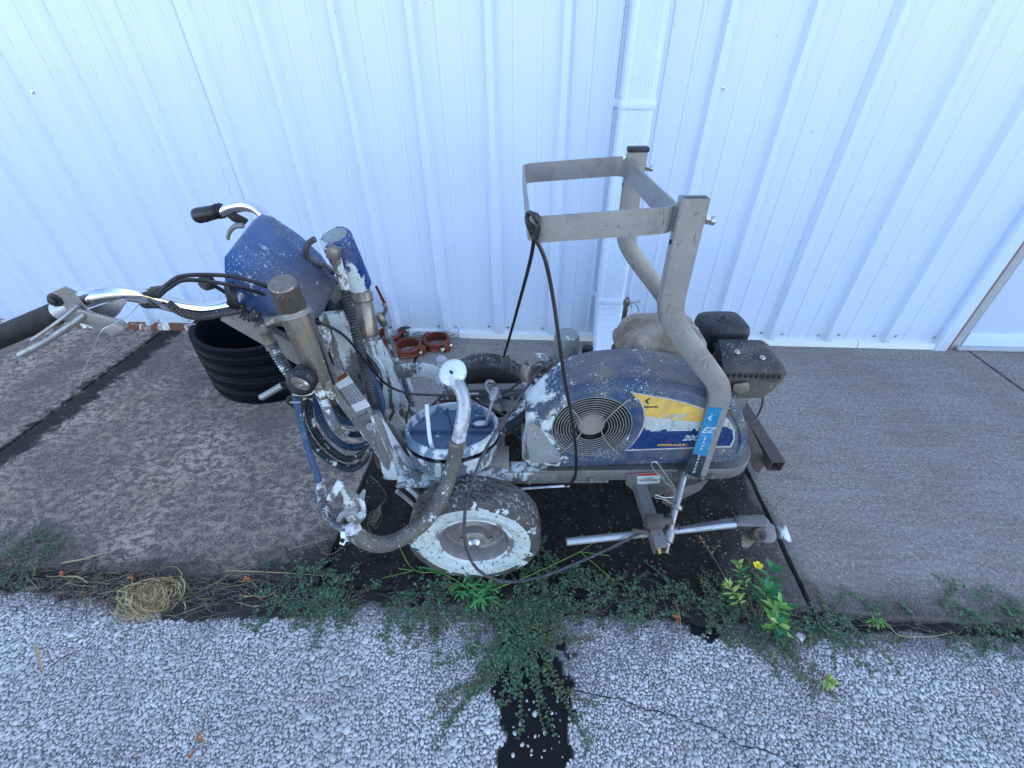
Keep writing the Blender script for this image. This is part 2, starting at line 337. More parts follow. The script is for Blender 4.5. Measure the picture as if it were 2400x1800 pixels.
M['fan'] = plain('dusty_fan', (.022, .021, .020), .7, 0)
M['wood'] = plain('weathered_wood', (.26, .22, .19), .75, 0, 40, .4, .5)
M['bolt'] = plain('zinc_bolt', (.55, .54, .50), .3, .9)
M['wire'] = plain('zinc_wire', (.42, .43, .40), .35, .8)
M['ds'] = plain('white_downspout_paint', (.63, .71, .84), .35, 0, 20, .1, .12)
M['twine'] = plain('straw_twine', (.35, .26, .16), .8, 0)
def leaf_mat(name, a, b, rough=.5, tr=.0):
    n = N(name); g = n.new('NewGeometry')
    c = n.mix(g.outputs['Random Per Island'], a, b)
    c = n.mix(n.ramp(n.noise(n.coord(), 200, 3), (.4, 0.), (.8, .4)), c, tuple(x*.5 for x in a))
    return n.set(c, rough, 0., Specular_IOR_Level=.3)
M['leaf'] = leaf_mat('creeper_leaf', (.028, .075, .034), (.11, .21, .10))
M['leaf_dry'] = leaf_mat('creeper_leaf_yellowing', (.08, .11, .04), (.14, .14, .06))
M['stem_red'] = leaf_mat('creeper_stem', (.17, .10, .085), (.25, .16, .12), .6)
M['grass'] = leaf_mat('green_blade', (.045, .20, .055), (.075, .26, .07), .42)
M['bright'] = leaf_mat('bright_leaf', (.12, .30, .05), (.26, .42, .09), .42)
M['bright_deep'] = leaf_mat('deep_leaf', (.02, .15, .055), (.04, .21, .07), .4)
M['lime'] = leaf_mat('lime_leaf', (.34, .46, .10), (.50, .56, .18), .45)
M['straw'] = leaf_mat('dry_straw', (.22, .13, .06), (.60, .45, .22), .6)
M['root'] = leaf_mat('grey_root', (.09, .07, .065), (.22, .17, .15), .7)
M['twig'] = leaf_mat('brown_twig', (.10, .06, .04), (.17, .10, .07), .7)
M['petal'] = plain('yellow_petal', (.85, .72, .01), .5)
M['leaf_orange'] = leaf_mat('orange_dead_leaf', (.40, .09, .03), (.45, .18, .06))
M['fluff'] = plain('white_fluff', (.6, .6, .6), .9)

# ------------------------------------------------------------------ mesh helpers
def link(name, me, mat=None, parent=None):
    o = bpy.data.objects.new(name, me); C.objects.link(o)
    if mat is not None: me.materials.append(mat)
    if parent is not None: o.parent = parent
    return o
def finish(name, bm, mat, parent=None, smooth=True, ang=35):
    bmesh.ops.recalc_face_normals(bm, faces=bm.faces)
    me = bpy.data.meshes.new(name); bm.to_mesh(me); bm.free()
    if smooth:
        me.polygons.foreach_set('use_smooth', [True]*len(me.polygons)); me.set_sharp_from_angle(angle=R(ang))
    return link(name, me, mat, parent)
def thing(name, label, cat, loc=(0, 0, 0), rz=0, group=None, kind=None):
    o = bpy.data.objects.new(name, None); C.objects.link(o); o.location = loc; o.rotation_euler = (0, 0, rz); o.empty_display_size = .05
    tag(o, label, cat, group, kind); return o
def tag(o, label=None, cat=None, group=None, kind=None):
    if label: o['label'] = label
    if cat: o['category'] = cat
    if group: o['group'] = group
    if kind: o['kind'] = kind
    return o
def spline(pts, n=6):
    """Catmull-Rom through the points"""
    P = [Vector(p) for p in pts]
    if len(P) < 3 or n < 2: return P
    out = []
    for i in range(len(P)-1):
        p0 = P[i-1] if i else P[0]*2-P[1]; p1, p2 = P[i], P[i+1]; p3 = P[i+2] if i+2 < len(P) else P[-1]*2-P[-2]
        for k in range(n):
            t = k/n
            out.append(.5*((2*p1)+(p2-p0)*t+(2*p0-5*p1+4*p2-p3)*t*t+(3*p1-p0-3*p2+p3)*t**3))
    out.append(P[-1]); return out
def rings(bm, loops, cap=True, closed=False):
    n = len(loops[0])
    for i in range(len(loops)-(0 if closed else 1)):
        a, b = loops[i], loops[(i+1) % len(loops)]
        for k in range(n): bm.faces.new((a[k], a[(k+1) % n], b[(k+1) % n], b[k]))
    if cap and not closed:
        bm.faces.new(loops[0][::-1]); bm.faces.new(loops[-1])
def frames(P):
    T = [(P[min(i+1, len(P)-1)]-P[max(i-1, 0)]).normalized() for i in range(len(P))]
    u = T[0].orthogonal().normalized(); out = []
    for t in T:
        u = (u-t*u.dot(t)); u = u.normalized() if u.length > 1e-6 else t.orthogonal().normalized()
        out.append((t, u, t.cross(u)))
    return out
def tube(bm, pts, r, seg=10, n=6, cap=True):
    P = spline(pts, n) if n else [Vector(p) for p in pts]
    F = frames(P); L = len(P); loops = []
    for i, (p, (t, u, v)) in enumerate(zip(P, F)):
        rr = r(i/(L-1)) if callable(r) else r
        loops.append([bm.verts.new(p+(u*math.cos(2*PI*k/seg)+v*math.sin(2*PI*k/seg))*rr) for k in range(seg)])
    rings(bm, loops, cap)
def resample(P, step):
    out = [P[0]]; acc = 0
    for a, b in zip(P, P[1:]):
        d = (b-a).length; s = step-acc
        while s <= d:
            out.append(a.lerp(b, s/d)); s += step
        acc = (acc+d) % step if d else acc
    return out
def coil(bm, pts, r, pitch=.005, depth=.18, seg=10):
    """a hose with raised windings"""
    P = resample(spline(pts, 10), pitch/4); F = frames(P); loops = []
    for i, (p, (t, u, v)) in enumerate(zip(P, F)):
        rr = r*(1-depth*(0, .35, 1, .35)[i % 4])
        loops.append([bm.verts.new(p+(u*math.cos(2*PI*k/seg)+v*math.sin(2*PI*k/seg))*rr) for k in range(seg)])
    rings(bm, loops, True)
def cyl(bm, a, b, r, r2=None, seg=20, bev=0.):
    a, b = Vector(a), Vector(b); r2 = r if r2 is None else r2; d = (b-a).normalized(); L = (b-a).length
    u = d.orthogonal().normalized(); v = d.cross(u)
    prof = [(0, r), (L, r2)] if not bev else [(0, r-bev), (bev*.4, r-bev*.3), (bev, r), (L-bev, r2), (L-bev*.4, r2-bev*.3), (L, r2-bev)]
    rings(bm, [[bm.verts.new(a+d*h+(u*math.cos(2*PI*k/seg)+v*math.sin(2*PI*k/seg))*q) for k in range(seg)] for h, q in prof])
def lathe(bm, a, d, prof, seg=24, cap=True):
    """profile (height along d, radius)"""
    a, d = Vector(a), Vector(d).normalized(); u = d.orthogonal().normalized(); v = d.cross(u)
    rings(bm, [[bm.verts.new(a+d*h+(u*math.cos(2*PI*k/seg)+v*math.sin(2*PI*k/seg))*max(q, 1e-4)) for k in range(seg)] for h, q in prof], cap)
def box(bm, c, s, rot=None, bev=.002):
    r = bmesh.ops.create_cube(bm, size=1); vs = r['verts']
    bmesh.ops.scale(bm, vec=Vector(s), verts=vs)
    if bev:
        es = list({e for v in vs for e in v.link_edges}); q = bmesh.ops.bevel(bm, geom=es, offset=min(bev, min(s)*.3), segments=2, affect='EDGES', profile=.5)
        vs = list({v for fc in q['faces'] for v in fc.verts} | {v for v in vs if v.is_valid})
    if rot is not None: bmesh.ops.rotate(bm, cent=(0, 0, 0), matrix=rot, verts=vs)
    bmesh.ops.translate(bm, vec=Vector(c), verts=vs)
def hull(bm, pts, bev=.004, seg=2):
    vs = [bm.verts.new(p) for p in pts]
    r = bmesh.ops.convex_hull(bm, input=vs)
    bmesh.ops.delete(bm, geom=[v for v in r['geom_interior'] if isinstance(v, bmesh.types.BMVert)], context='VERTS')
    if bev:
        bmesh.ops.dissolve_limit(bm, angle_limit=R(3), verts=bm.verts, edges=bm.edges)
        bmesh.ops.bevel(bm, geom=list(bm.edges), offset=bev, segments=seg, affect='EDGES', profile=.5, clamp_overlap=True)
def sweep(bm, P, side, w, d, n=0):
    """rectangular section: w across the path (perpendicular to side), d along side"""
    P = spline(P, n) if n else [Vector(p) for p in P]; loops = []
    for i, p in enumerate(P):
        t = (P[min(i+1, len(P)-1)]-P[max(i-1, 0)]).normalized()
        s = (side(i) if callable(side) else Vector(side)).normalized(); q = t.cross(s).normalized()
        loops.append([bm.verts.new(p+q*x*w/2+s*y*d/2) for x, y in ((-1, -.8), (-.9, -1), (.9, -1), (1, -.8), (1, .8), (.9, 1), (-.9, 1), (-1, .8))])
    rings(bm, loops)
def prism(bm, pts, vec, bev=0.):
    a = [bm.verts.new(p) for p in pts]; b = [bm.verts.new(Vector(p)+Vector(vec)) for p in pts]
    rings(bm, [a, b])
    if bev:
        bmesh.ops.bevel(bm, geom=[e for e in bm.edges if all(v in a for v in e.verts)], offset=bev, segments=3, affect='EDGES', profile=.5)
def BM(): return bmesh.new()
def text_mesh(name, body, size, mat, parent, origin, ex, ey, shear=0., bold=.0, align='CENTER'):
    cu = bpy.data.curves.new(name, 'FONT'); cu.body = body; cu.size = size; cu.shear = shear; cu.offset = bold; cu.extrude = .0003
    cu.align_x = align; cu.align_y = 'CENTER'; cu.resolution_u = 3
    t = bpy.data.objects.new(name+'_tmp', cu); C.objects.link(t)
    dg = bpy.context.evaluated_depsgraph_get(); me = bpy.data.meshes.new_from_object(t.evaluated_get(dg))
    bpy.data.objects.remove(t)
    ex, ey = Vector(ex), Vector(ey)
    ez = ex.cross(ey).normalized(); mm = Matrix((ex, ey, ez)).transposed().to_4x4(); mm.translation = origin
    me.transform(mm); me.name = name; me.materials.clear()
    return link(name, me, mat, parent)

# ================================================================== THE SETTING
WY = 2.12
# ground far and wide (asphalt lot)
def bare_poly():
    P = [(1180, 1500), (1215, 1470), (1260, 1500), (1312, 1545), (1345, 1600), (1348, 1650), (1335, 1720), (1325, 1800), (1330, 1900), (1185, 1900), (1165, 1780), (1170, 1700), (1150, 1630), (1148, 1580)]
    P2 = [(1318, 1495), (1345, 1520), (1342, 1550), (1325, 1560)]
    P3 = [(1610, 1445), (1660, 1450), (1690, 1480), (1680, 1510), (1640, 1500), (1605, 1480)]
    return [[at(x, y, Z=-.015).to_2d() for x, y in q] for q in (P, P2, P3)]
BARE = bare_poly()
def inside(p, poly):
    c = False; j = len(poly)-1
    for i in range(len(poly)):
        if (poly[i].y > p[1]) != (poly[j].y > p[1]) and p[0] < (poly[j].x-poly[i].x)*(p[1]-poly[i].y)/(poly[j].y-poly[i].y)+poly[i].x: c = not c
        j = i
    return c
def bare(x, y):
    q = (x+.035*noise.noise((x*26, y*26, 3)), y+.035*noise.noise((x*26, y*26, 9)))
    return any(inside(q, P) for P in BARE)
def edge_y(x):  # where concrete ends
    return .650+.014*noise.noise((x*3, 1, 0))+.008*noise.noise((x*14, 5, 0))
def asphalt_y(x):  # where asphalt ends; soil between
    return .612-.035*max(0, min(1, (-x-.25)*1.6))+.03*noise.noise((x*5, 2, 4))+.020*noise.noise((x*22, 8, 4))+.010*noise.noise((x*60, 5, 4)) - .05*max(0, 1-abs(x+1.0)/.5)

bm = BM()
g = 60
for (x0, x1, y0, y1) in ((-g, g, -g, -1.), (-g, -3.2, -1., .6), (3.2, g, -1., .6)):
    v = [bm.verts.new(p) for p in ((x0, y0, -.018), (x1, y0, -.018), (x1, y1, -.018), (x0, y1, -.018))]; bm.faces.new(v)
lot = finish('ground', bm, plain('sunlit_gravel_lot', (.19, .19, .19), .85, 0, 30, .5, .5), smooth=False)
tag(lot, kind='structure')
# near road sheet, fine grid with bare mask
nx, ny = 640, 160
xs = np.linspace(-3.2, 3.2, nx); ys = np.linspace(-1., .66, ny)
vs = []; bf = []
for j, y in enumerate(ys):
    for x in xs:
        z = -.0165+.0006*noise.noise((x*9, y*9, 0))
        b_ = 1. if (-.2 < x < .6 and bare(x, y)) else 0.
        ye = asphalt_y(x)
        if y > ye: z -= min(.02, (y-ye)*1.2)
        vs.append((x, y, z)); bf.append(b_)
fs = [(j*nx+i, j*nx+i+1, (j+1)*nx+i+1, (j+1)*nx+i) for j in range(ny-1) for i in range(nx-1)]
me = bpy.data.meshes.new('asphalt_road'); me.from_pydata(vs, [], fs); me.attributes.new('bare', 'FLOAT', 'POINT').data.foreach_set('value', bf)
tag(link('asphalt_road', me, M['tar']), kind='structure')

# loose and bedded stones of the road surface, one mass
def stones():
    t = (1+5**.5)/2
    ico = np.array([(-1, t, 0), (1, t, 0), (-1, -t, 0), (1, -t, 0), (0, -1, t), (0, 1, t), (0, -1, -t), (0, 1, -t), (t, 0, -1), (t, 0, 1), (-t, 0, -1), (-t, 0, 1)], float)/1.902
    F = np.array([(0, 11, 5), (0, 5, 1), (0, 1, 7), (0, 7, 10), (0, 10, 11), (1, 5, 9), (5, 11, 4), (11, 10, 2), (10, 7, 6), (7, 1, 8), (3, 9, 4), (3, 4, 2), (3, 2, 6), (3, 6, 8), (3, 8, 9), (4, 9, 5), (2, 4, 11), (6, 2, 10), (8, 6, 7), (9, 8, 1)])
    rs = np.random.RandomState(3); pts = []
    def lay(sp, r0, r1, x0, x1, y0, y1, keep, big):
        for j in range(int((y1-y0)/sp)):
            for i in range(int((x1-x0)/sp)):
                if rs.rand() > keep: continue
                x = x0+(i+.5*(j % 2)+rs.rand()*.8)*sp; y = y0+(j+rs.rand()*.8)*sp
                if y > asphalt_y(x)-.004: continue
                if y > asphalt_y(x)-.035*rs.rand()**2: continue
                r = (r0+(r1-r0)*rs.rand()**1.6)*(1+.35*noise.noise((x*3.1, y*3.1, 7)))
                k = int(x*60), int(y*60)
                if any((x-a)**2+(y-b)**2 < (.66*(r+c))**2 for kk in ((k[0]+p, k[1]+q) for p in (-1, 0, 1) for q in (-1, 0, 1)) for a, b, c in cell.get(kk, ())): continue
                if -.2 < x < .6 and bare(x, y) and rs.rand() > .03: continue
                cell.setdefault(k, []).append((x, y, r)); pts.append((x, y, r))
    cell = {}
    lay(.026, .0058, .0098, -2.3, 2.1, .05, .66, .36, 1)
    lay(.0095, .0036, .0064, -2.2, 2.0, .05, .66, .95, 0); lay(.0095, .0034, .0052, -2.2, 2.0, .05, .66, .95, 0)
    lay(.0062, .0021, .0034, -2.1, 1.9, .14, .66, .95, 0)
    pts = np.array(pts); n = len(pts); V = np.zeros((n, 12, 3))
    V[:] = ico*(1+.42*(rs.rand(n, 12, 1)-.5)); V[:, :, 2] = np.clip(V[:, :, 2], -1, .45)
    sc = np.stack([pts[:, 2]*(1.0+.35*rs.rand(n)), pts[:, 2]*(.75+.25*rs.rand(n)), pts[:, 2]*(.42+.16*rs.rand(n))], 1)
    V *= sc[:, None, :]
    a = rs.rand(n)*2*PI; ca, sa = np.cos(a), np.sin(a); x = V[:, :, 0]*ca[:, None]-V[:, :, 1]*sa[:, None]; y = V[:, :, 0]*sa[:, None]+V[:, :, 1]*ca[:, None]
    tl = (rs.rand(n)-.5)*.7; z = V[:, :, 2]+x*tl[:, None]*.18
    V = np.stack([x+pts[:, 0:1], y+pts[:, 1:2], z-.0164+.0008*rs.rand(n, 1)], 2)
    FF = (F[None]+(np.arange(n)*12)[:, None, None]).reshape(-1, 3)
    me = bpy.data.meshes.new('gravel'); me.vertices.add(n*12); me.vertices.foreach_set('co', V.reshape(-1))
    me.loops.add(len(FF)*3); me.loops.foreach_set('vertex_index', FF.reshape(-1))
    me.polygons.add(len(FF)); me.polygons.foreach_set('loop_start', np.arange(len(FF))*3)
    me.update(); me.validate()
    print('stones', n)
    tag(link('gravel', me, M['stone']), label='pale crushed stones bedded in the asphalt in front of the concrete', kind='stuff')
stones()

# soil strip between road and pavement
nx = 500; xs = np.linspace(-3.2, 3.2, nx); ny = 26; vs = []
for j in range(ny):
    for x in xs:
        y = .50+.2*j/(ny-1)
        s = y-asphalt_y(x)
        z = -.024+.010*noise.noise((x*11, y*11, 1))+.008*noise.noise((x*40, y*40, 1))
        z += .014*max(0, 1-abs(x+.95)/.5)
        if s < 0: z -= min(.03, -s*.8)
        if y > edge_y(x): z = min(z, -.01)
        vs.append((x, y, z))
fs = [(j*nx+i, j*nx+i+1, (j+1)*nx+i+1, (j+1)*nx+i) for j in range(ny-1) for i in range(nx-1)]
me = bpy.data.meshes.new('soil'); me.from_pydata(vs, [], fs); me.polygons.foreach_set('use_smooth', [True]*len(fs))
tag(link('soil', me, M['soil']), kind='structure')

# concrete pavement of slabs
pav = thing('pavement', None, None, (0, 0, 0)); pav['kind'] = 'structure'
bm = BM(); v = [bm.verts.new(p) for p in ((-6, .70, -.05), (6, .70, -.05), (6, 2.4, -.05), (-6, 2.4, -.05))]; bm.faces.new(v)
finish('joint_bed', bm, M['soil'], pav, smooth=False)
joints = [-6, -3.70, -2.217, -.652, .812, 2.268, 3.75, 6]
for a, b in zip(joints, joints[1:]):
    bm = BM(); n = max(8, int((b-a)/.02)); gx = .006
    top = []; low = []; chm = []
    for i in range(n+1):
        x = a+gx+(b-a-2*gx)*i/n; y = edge_y(x)
        wx = x+(.004*noise.noise((x, 3, 3)) if 0 < i < n else 0)
        low.append(bm.verts.new((x, y, -.06))); chm.append(bm.verts.new((wx, y+.001, -.006))); top.append(bm.verts.new((wx, y+.007, 0)))
    m = 60; left = [bm.verts.new((a+gx+.003+.003*noise.noise((a*9, j*.6, 1)), .67+(2.18-.67)*j/m, 0)) for j in range(1, m+1)]
    rgt = [bm.verts.new((b-gx-.003-.003*noise.noise((b*9, j*.6, 4)), .67+(2.18-.67)*j/m, 0)) for j in range(1, m+1)]
    for i in range(n):
        bm.faces.new((low[i], low[i+1], chm[i+1], chm[i])); bm.faces.new((chm[i], chm[i+1], top[i+1], top[i]))
    bm.faces.new(top+rgt+left[::-1])
    for side, s in ((left, -1), (rgt, 1)):
        col = [top[0] if s < 0 else top[-1]]+side
        lowr = [bm.verts.new((p.co.x+s*.003, p.co.y, -.05)) for p in col]
        for q in range(len(col)-1): bm.faces.new((col[q], col[q+1], lowr[q+1], lowr[q]))
    o = finish('slab', bm, M['concrete'], pav, smooth=False)

# ------------------------------------------------------------------ the building
bld = thing('metal_building', 'white ribbed steel building wall with vertical ribs behind the machine', 'building', (0, WY, 0))
SP = .2945; X0 = .658
def rib_profile():
    pr = []
    for k in range(3):
        o = k*SP
        pr += [(o-.029, 0), (o-.013, -.025), (o+.013, -.025), (o+.029, 0)]
        for q in (.33, .67):
            c = o+.0+SP*q
            pr += [(c-.010, 0), (c-.006, -.003), (c+.006, -.003), (c+.010, 0)]
    return pr
pr = rib_profile(); PW = 3*SP
bm = BM(); HT = 9.0  # unseen upper height added so the wall shades the scene
lo = [bm.verts.new((x, y, .035)) for x, y in [(-.034, 0)]+pr+[(PW-.034, 0)]]
hi = [bm.verts.new((v.co.x, v.co.y, HT)) for v in lo]
for i in range(len(lo)-1): bm.faces.new((lo[i], lo[i+1], hi[i+1], hi[i]))
first = finish('wall_panel', bm, M['wall'], bld, smooth=False)
kmin = -7
for k in range(kmin, 2):
    o = first if k == kmin else first.copy()
    if k != kmin: C.objects.link(o); o.parent = bld
    o.location = (X0-SP+.0+k*PW, -.001*(k % 2), 0)
# wall body behind the sheets, extended unseen to block the sun; door at right
bm = BM(); box(bm, (6, .18, 4.55), (28, .30, 9.1), bev=0); finish('wall_core_sun_block', bm, M['wall'], bld, smooth=False)
XR = X0-SP+2*PW-.034   # right end of the sheets
DX0 = XR+.02
bm = BM(); prism(bm, [(XR-.012, 0, .0), (XR-.012, -.026, .0), (XR-.004, -.036, .0), (XR+.052, -.036, 0), (XR+.056, -.03, 0), (XR+.056, .02, 0), (XR-.0, .02, 0)], (0, 0, HT)); finish('jamb_trim', bm, M['wall'], bld, smooth=False)
bm = BM(); box(bm, (XR+.066, .0, 1.3), (.018, .05, 2.6), bev=.002); finish('jamb_strip', bm, plain('brown_jamb', (.22, .13, .11), .6), bld)
bm = BM(); box(bm, (XR+.105, .010, 1.3), (.058, .03, 2.6), bev=.002); finish('jamb', bm, plain('grey_jamb', (.42, .42, .43), .5), bld)
bm = BM(); box(bm, (XR+.615, .012, 1.28), (.94, .02, 2.5), bev=.002); dr = finish('door', bm, M['wall'], bld)
bm = BM(); box(bm, (XR+.60, -.002, .055), (.92, .012, .075), bev=.003); finish('kick_rail', bm, M['ds'], dr)
bm = BM(); box(bm, (XR+.60, -.01, .012), (.98, .05, .018), bev=.003); finish('door_sill', bm, plain('grey_sill', (.45, .46, .48), .5, .2), bld)
# base trim under the sheets, small step in the middle
for a, b, hgt, dep in ((-4.1, -.46, .050, .022), (-.455, XR-.40, .046, .030), (XR-.396, XR+.05, .046, .030)):
    bm = BM(); prism(bm, [(a, .03, .002), (a, -dep, .002), (a, -dep+.003, hgt-.012), (a, .03, hgt)], (b-a, 0, 0)); finish('base_trim', bm, M['trim'], bld, smooth=False)
# screws with washers
bm = BM(); lathe(bm, (0, -.0, 0), (0, -1, 0), [(0, .0075), (.0018, .0075), (.0022, .0045), (.0055, .0042), (.006, .002)], 10)
s0 = finish('screw', bm, M['bolt'], bld)
pos = [(-1.09, 1.168), (-.203, 1.168), (.69, 1.165), (1.565, 1.165), (-1.98, 1.171), (-2.21, 1.172)]
for k in range(-10, 6):
    for q in (.055, .24):
        pos.append((X0+k*SP+q+random.uniform(-.006, .006), .062+random.uniform(-.006, .006)))
for i, (x, z) in enumerate(pos):
    o = s0 if i == 0 else s0.copy()
    if i: C.objects.link(o); o.parent = bld
    o.location = (x, -.001, z)
# small dents with chipped paint on the ribs
for x, z in ((.958, .966), (1.248, .894), (1.842, .468)):
    bm = BM(); lathe(bm, (x-.004, -.0165, z), (0, -1, 0), [(0, .013), (.002, .012), (.0035, .006), (.004, .001)], 12)
    finish('rib_dent', bm, M['ds'], bld)

# downspout
ds = thing('downspout', 'white ribbed rain downspout strapped to the wall behind the machine', 'downspout', (.352, WY, 0))
prf = []
wd, dp = .128, .092
nr = 9
prf.append((-wd/2, 0)); prf.append((-wd/2, -dp+.012)); prf.append((-wd/2+.01, -dp))
for k in range(nr):
    c = -wd/2+.026+(wd-.052)*k/(nr-1); prf += [(c-.0035, -dp), (c-.0008, -dp+.0022), (c+.0008, -dp+.0022), (c+.0035, -dp)]
prf += [(wd/2-.01, -dp), (wd/2, -dp+.012), (wd/2, 0)]
bm = BM(); lv = [(z, 0) for z in (8.9, .30)]
rings(bm, [[bm.verts.new((x, y-.012, z)) for x, y in prf] for z, _ in lv]); finish('pipe', bm, M['ds'], ds, smooth=False)
bm = BM(); loops = []; n = 18
for i in range(n+1):
    t = i/n; z = .30-.235*t; out = -.085*t**1.8; grow = 1+.05*t; cr = .0012 if i % 2 else 0
    loops.append([bm.verts.new((x*grow*(1-cr*6), (y-cr)*grow-.012+out, z+(-.035*t if y < -.05 else .03*t*0))) for x, y in prf])
rings(bm, loops, cap=False); finish('outlet_elbow', bm, M['ds'], ds, smooth=False)
bm = BM()
for z in (.325,): pass
for z in (1.12, .285):
    bm = BM(); box(bm, (0, -dp-.014, z), (wd+.006, .006, .030), bev=.002)
    for s in (-1, 1):
        box(bm, (s*(wd/2+.003), -dp/2-.008, z), (.004, dp, .030), bev=.001); box(bm, (s*(wd/2+.012), -.006, z), (.018, .006, .03), bev=.001)
    finish('strap', bm, M['ds'], ds)

#MACHINE#
# ================================================================== THE LINE STRIPING MACHINE
MO = Vector((-.165, .69, 0)); MA = R(4)
mu = Vector((math.cos(MA), math.sin(MA), 0)); mv = Vector((-math.sin(MA), math.cos(MA), 0))
def L(px, py, b=None, z=None, a=None):
    """a point of the picture on a plane of the machine, in the machine's own coordinates"""
    r = ray(px, py); c = Vector((0, 0, H))-MO
    if b is not None: t = (b-c.dot(mv))/r.dot(mv)
    elif z is not None: t = (z-H)/r.z
    else: t = (a-c.dot(mu))/r.dot(mu)
    p = c+r*t
    return Vector((p.dot(mu), p.dot(mv), p.z))
def LL(b, *pts): return [L(x, y, b=b) for x, y in pts]
def L3(*pts): return [L(x, y, b=b) for x, y, b in pts]
EV = Vector((0, 1, 0)); EU = Vector((1, 0, 0)); EZ = Vector((0, 0, 1))
mc = thing('striping_machine', 'paint spattered walk-behind road striping machine with chrome handlebars and blue belt cover', 'machine', MO, MA)
def part(name, bm, mat, parent=mc, **k): return finish(name, bm, M[mat], parent, **k)

# ---- frame
bm = BM()
n_, fz = 10, .318
P = [Vector((-.02, .155, fz)), Vector((.2, .155, fz)), Vector((.45, .155, fz)), Vector((.70, .155, fz))]
for k in range(0, 9):
    q = R(-90+k*90/8); P.append(Vector((.72+.09*math.cos(q), .245+.09*math.sin(q), fz)))
P += [Vector((.81, .445, fz))]
for k in range(0, 9):
    q = R(k*90/8); P.append(Vector((.72+.09*math.cos(q), .445+.09*math.sin(q), fz)))
P += [Vector((.4, .535, fz)), Vector((-.05, .535, fz))]
sweep(bm, P, EZ, .038, .042)
part('frame_rail', bm, 'silver')
bm = BM(); box(bm, (.12, .1355, fz), (.24, .003, .036)); box(bm, (.10, .155, fz+.0225), (.22, .036, .003)); part('painted_rail_front', bm, 'silver_white')
for a_ in (-.03, .16, .42):
    bm = BM(); box(bm, (a_, .345, fz-.004), (.045, .34, .030)); part('cross_member', bm, 'silver' if a_ > .1 else 'silver_white')
bm = BM(); box(bm, (.42, .36, fz+.024), (.50, .36, .006)); part('deck_plate', bm, 'silver')
bm = BM(); box(bm, (.24, .148, fz-.024), (.30, .03, .008)); part('lower_flange', bm, 'silver')
# small under-frame rod with white drips
bm = BM(); tube(bm, LL(.12, (1180, 1149), (1260, 1143), (1335, 1138)), .0035, 8); part('trip_rod', bm, 'pipe_white')
# bracket plate with the warning label
bm = BM(); prism(bm, LL(.131, (1468, 1112), (1575, 1108), (1580, 1140), (1545, 1165), (1500, 1165), (1466, 1135)), EV*.006); bp = part('bracket_plate', bm, 'silver')
bm = BM(); prism(bm, LL(.1295, (1493, 1110), (1548, 1108), (1546, 1132), (1494, 1136)), EV*.001); lb = part('warning_label', bm, 'label', bp, smooth=False)
bm = BM(); prism(bm, LL(.1290, (1494, 1110.5), (1547, 1108.5), (1547, 1114), (1494, 1116)), EV*.0006); part('red_bar', bm, 'label_red', lb, smooth=False)
o1 = L(1520, 1124, b=.1288)
text_mesh('small_print', "WARNING\nkeep clear of moving parts\nread manual before use", .0055, M['ink'], lb, o1, EU, EZ)
bm = BM(); prism(bm, LL(.131, (1590, 1145), (1660, 1125), (1640, 1150), (1600, 1170), (1560, 1185)), EV*.006); part('gusset', bm, 'silver')
bm = BM()
for x, y in ((1475, 1121), (1572, 1114), (1645, 1118), (1668, 1115), (1240, 1128), (1385, 1124)):
    p = L(x, y, b=.133); lathe(bm, p, (0, -1, 0), [(0, .009), (.004, .009), (.0045, .006), (.009, .0055), (.010, .002)], 8)
part('frame_bolt', bm, 'steel')
bpy.data.objects['frame_bolt']['kind'] = 'stuff'

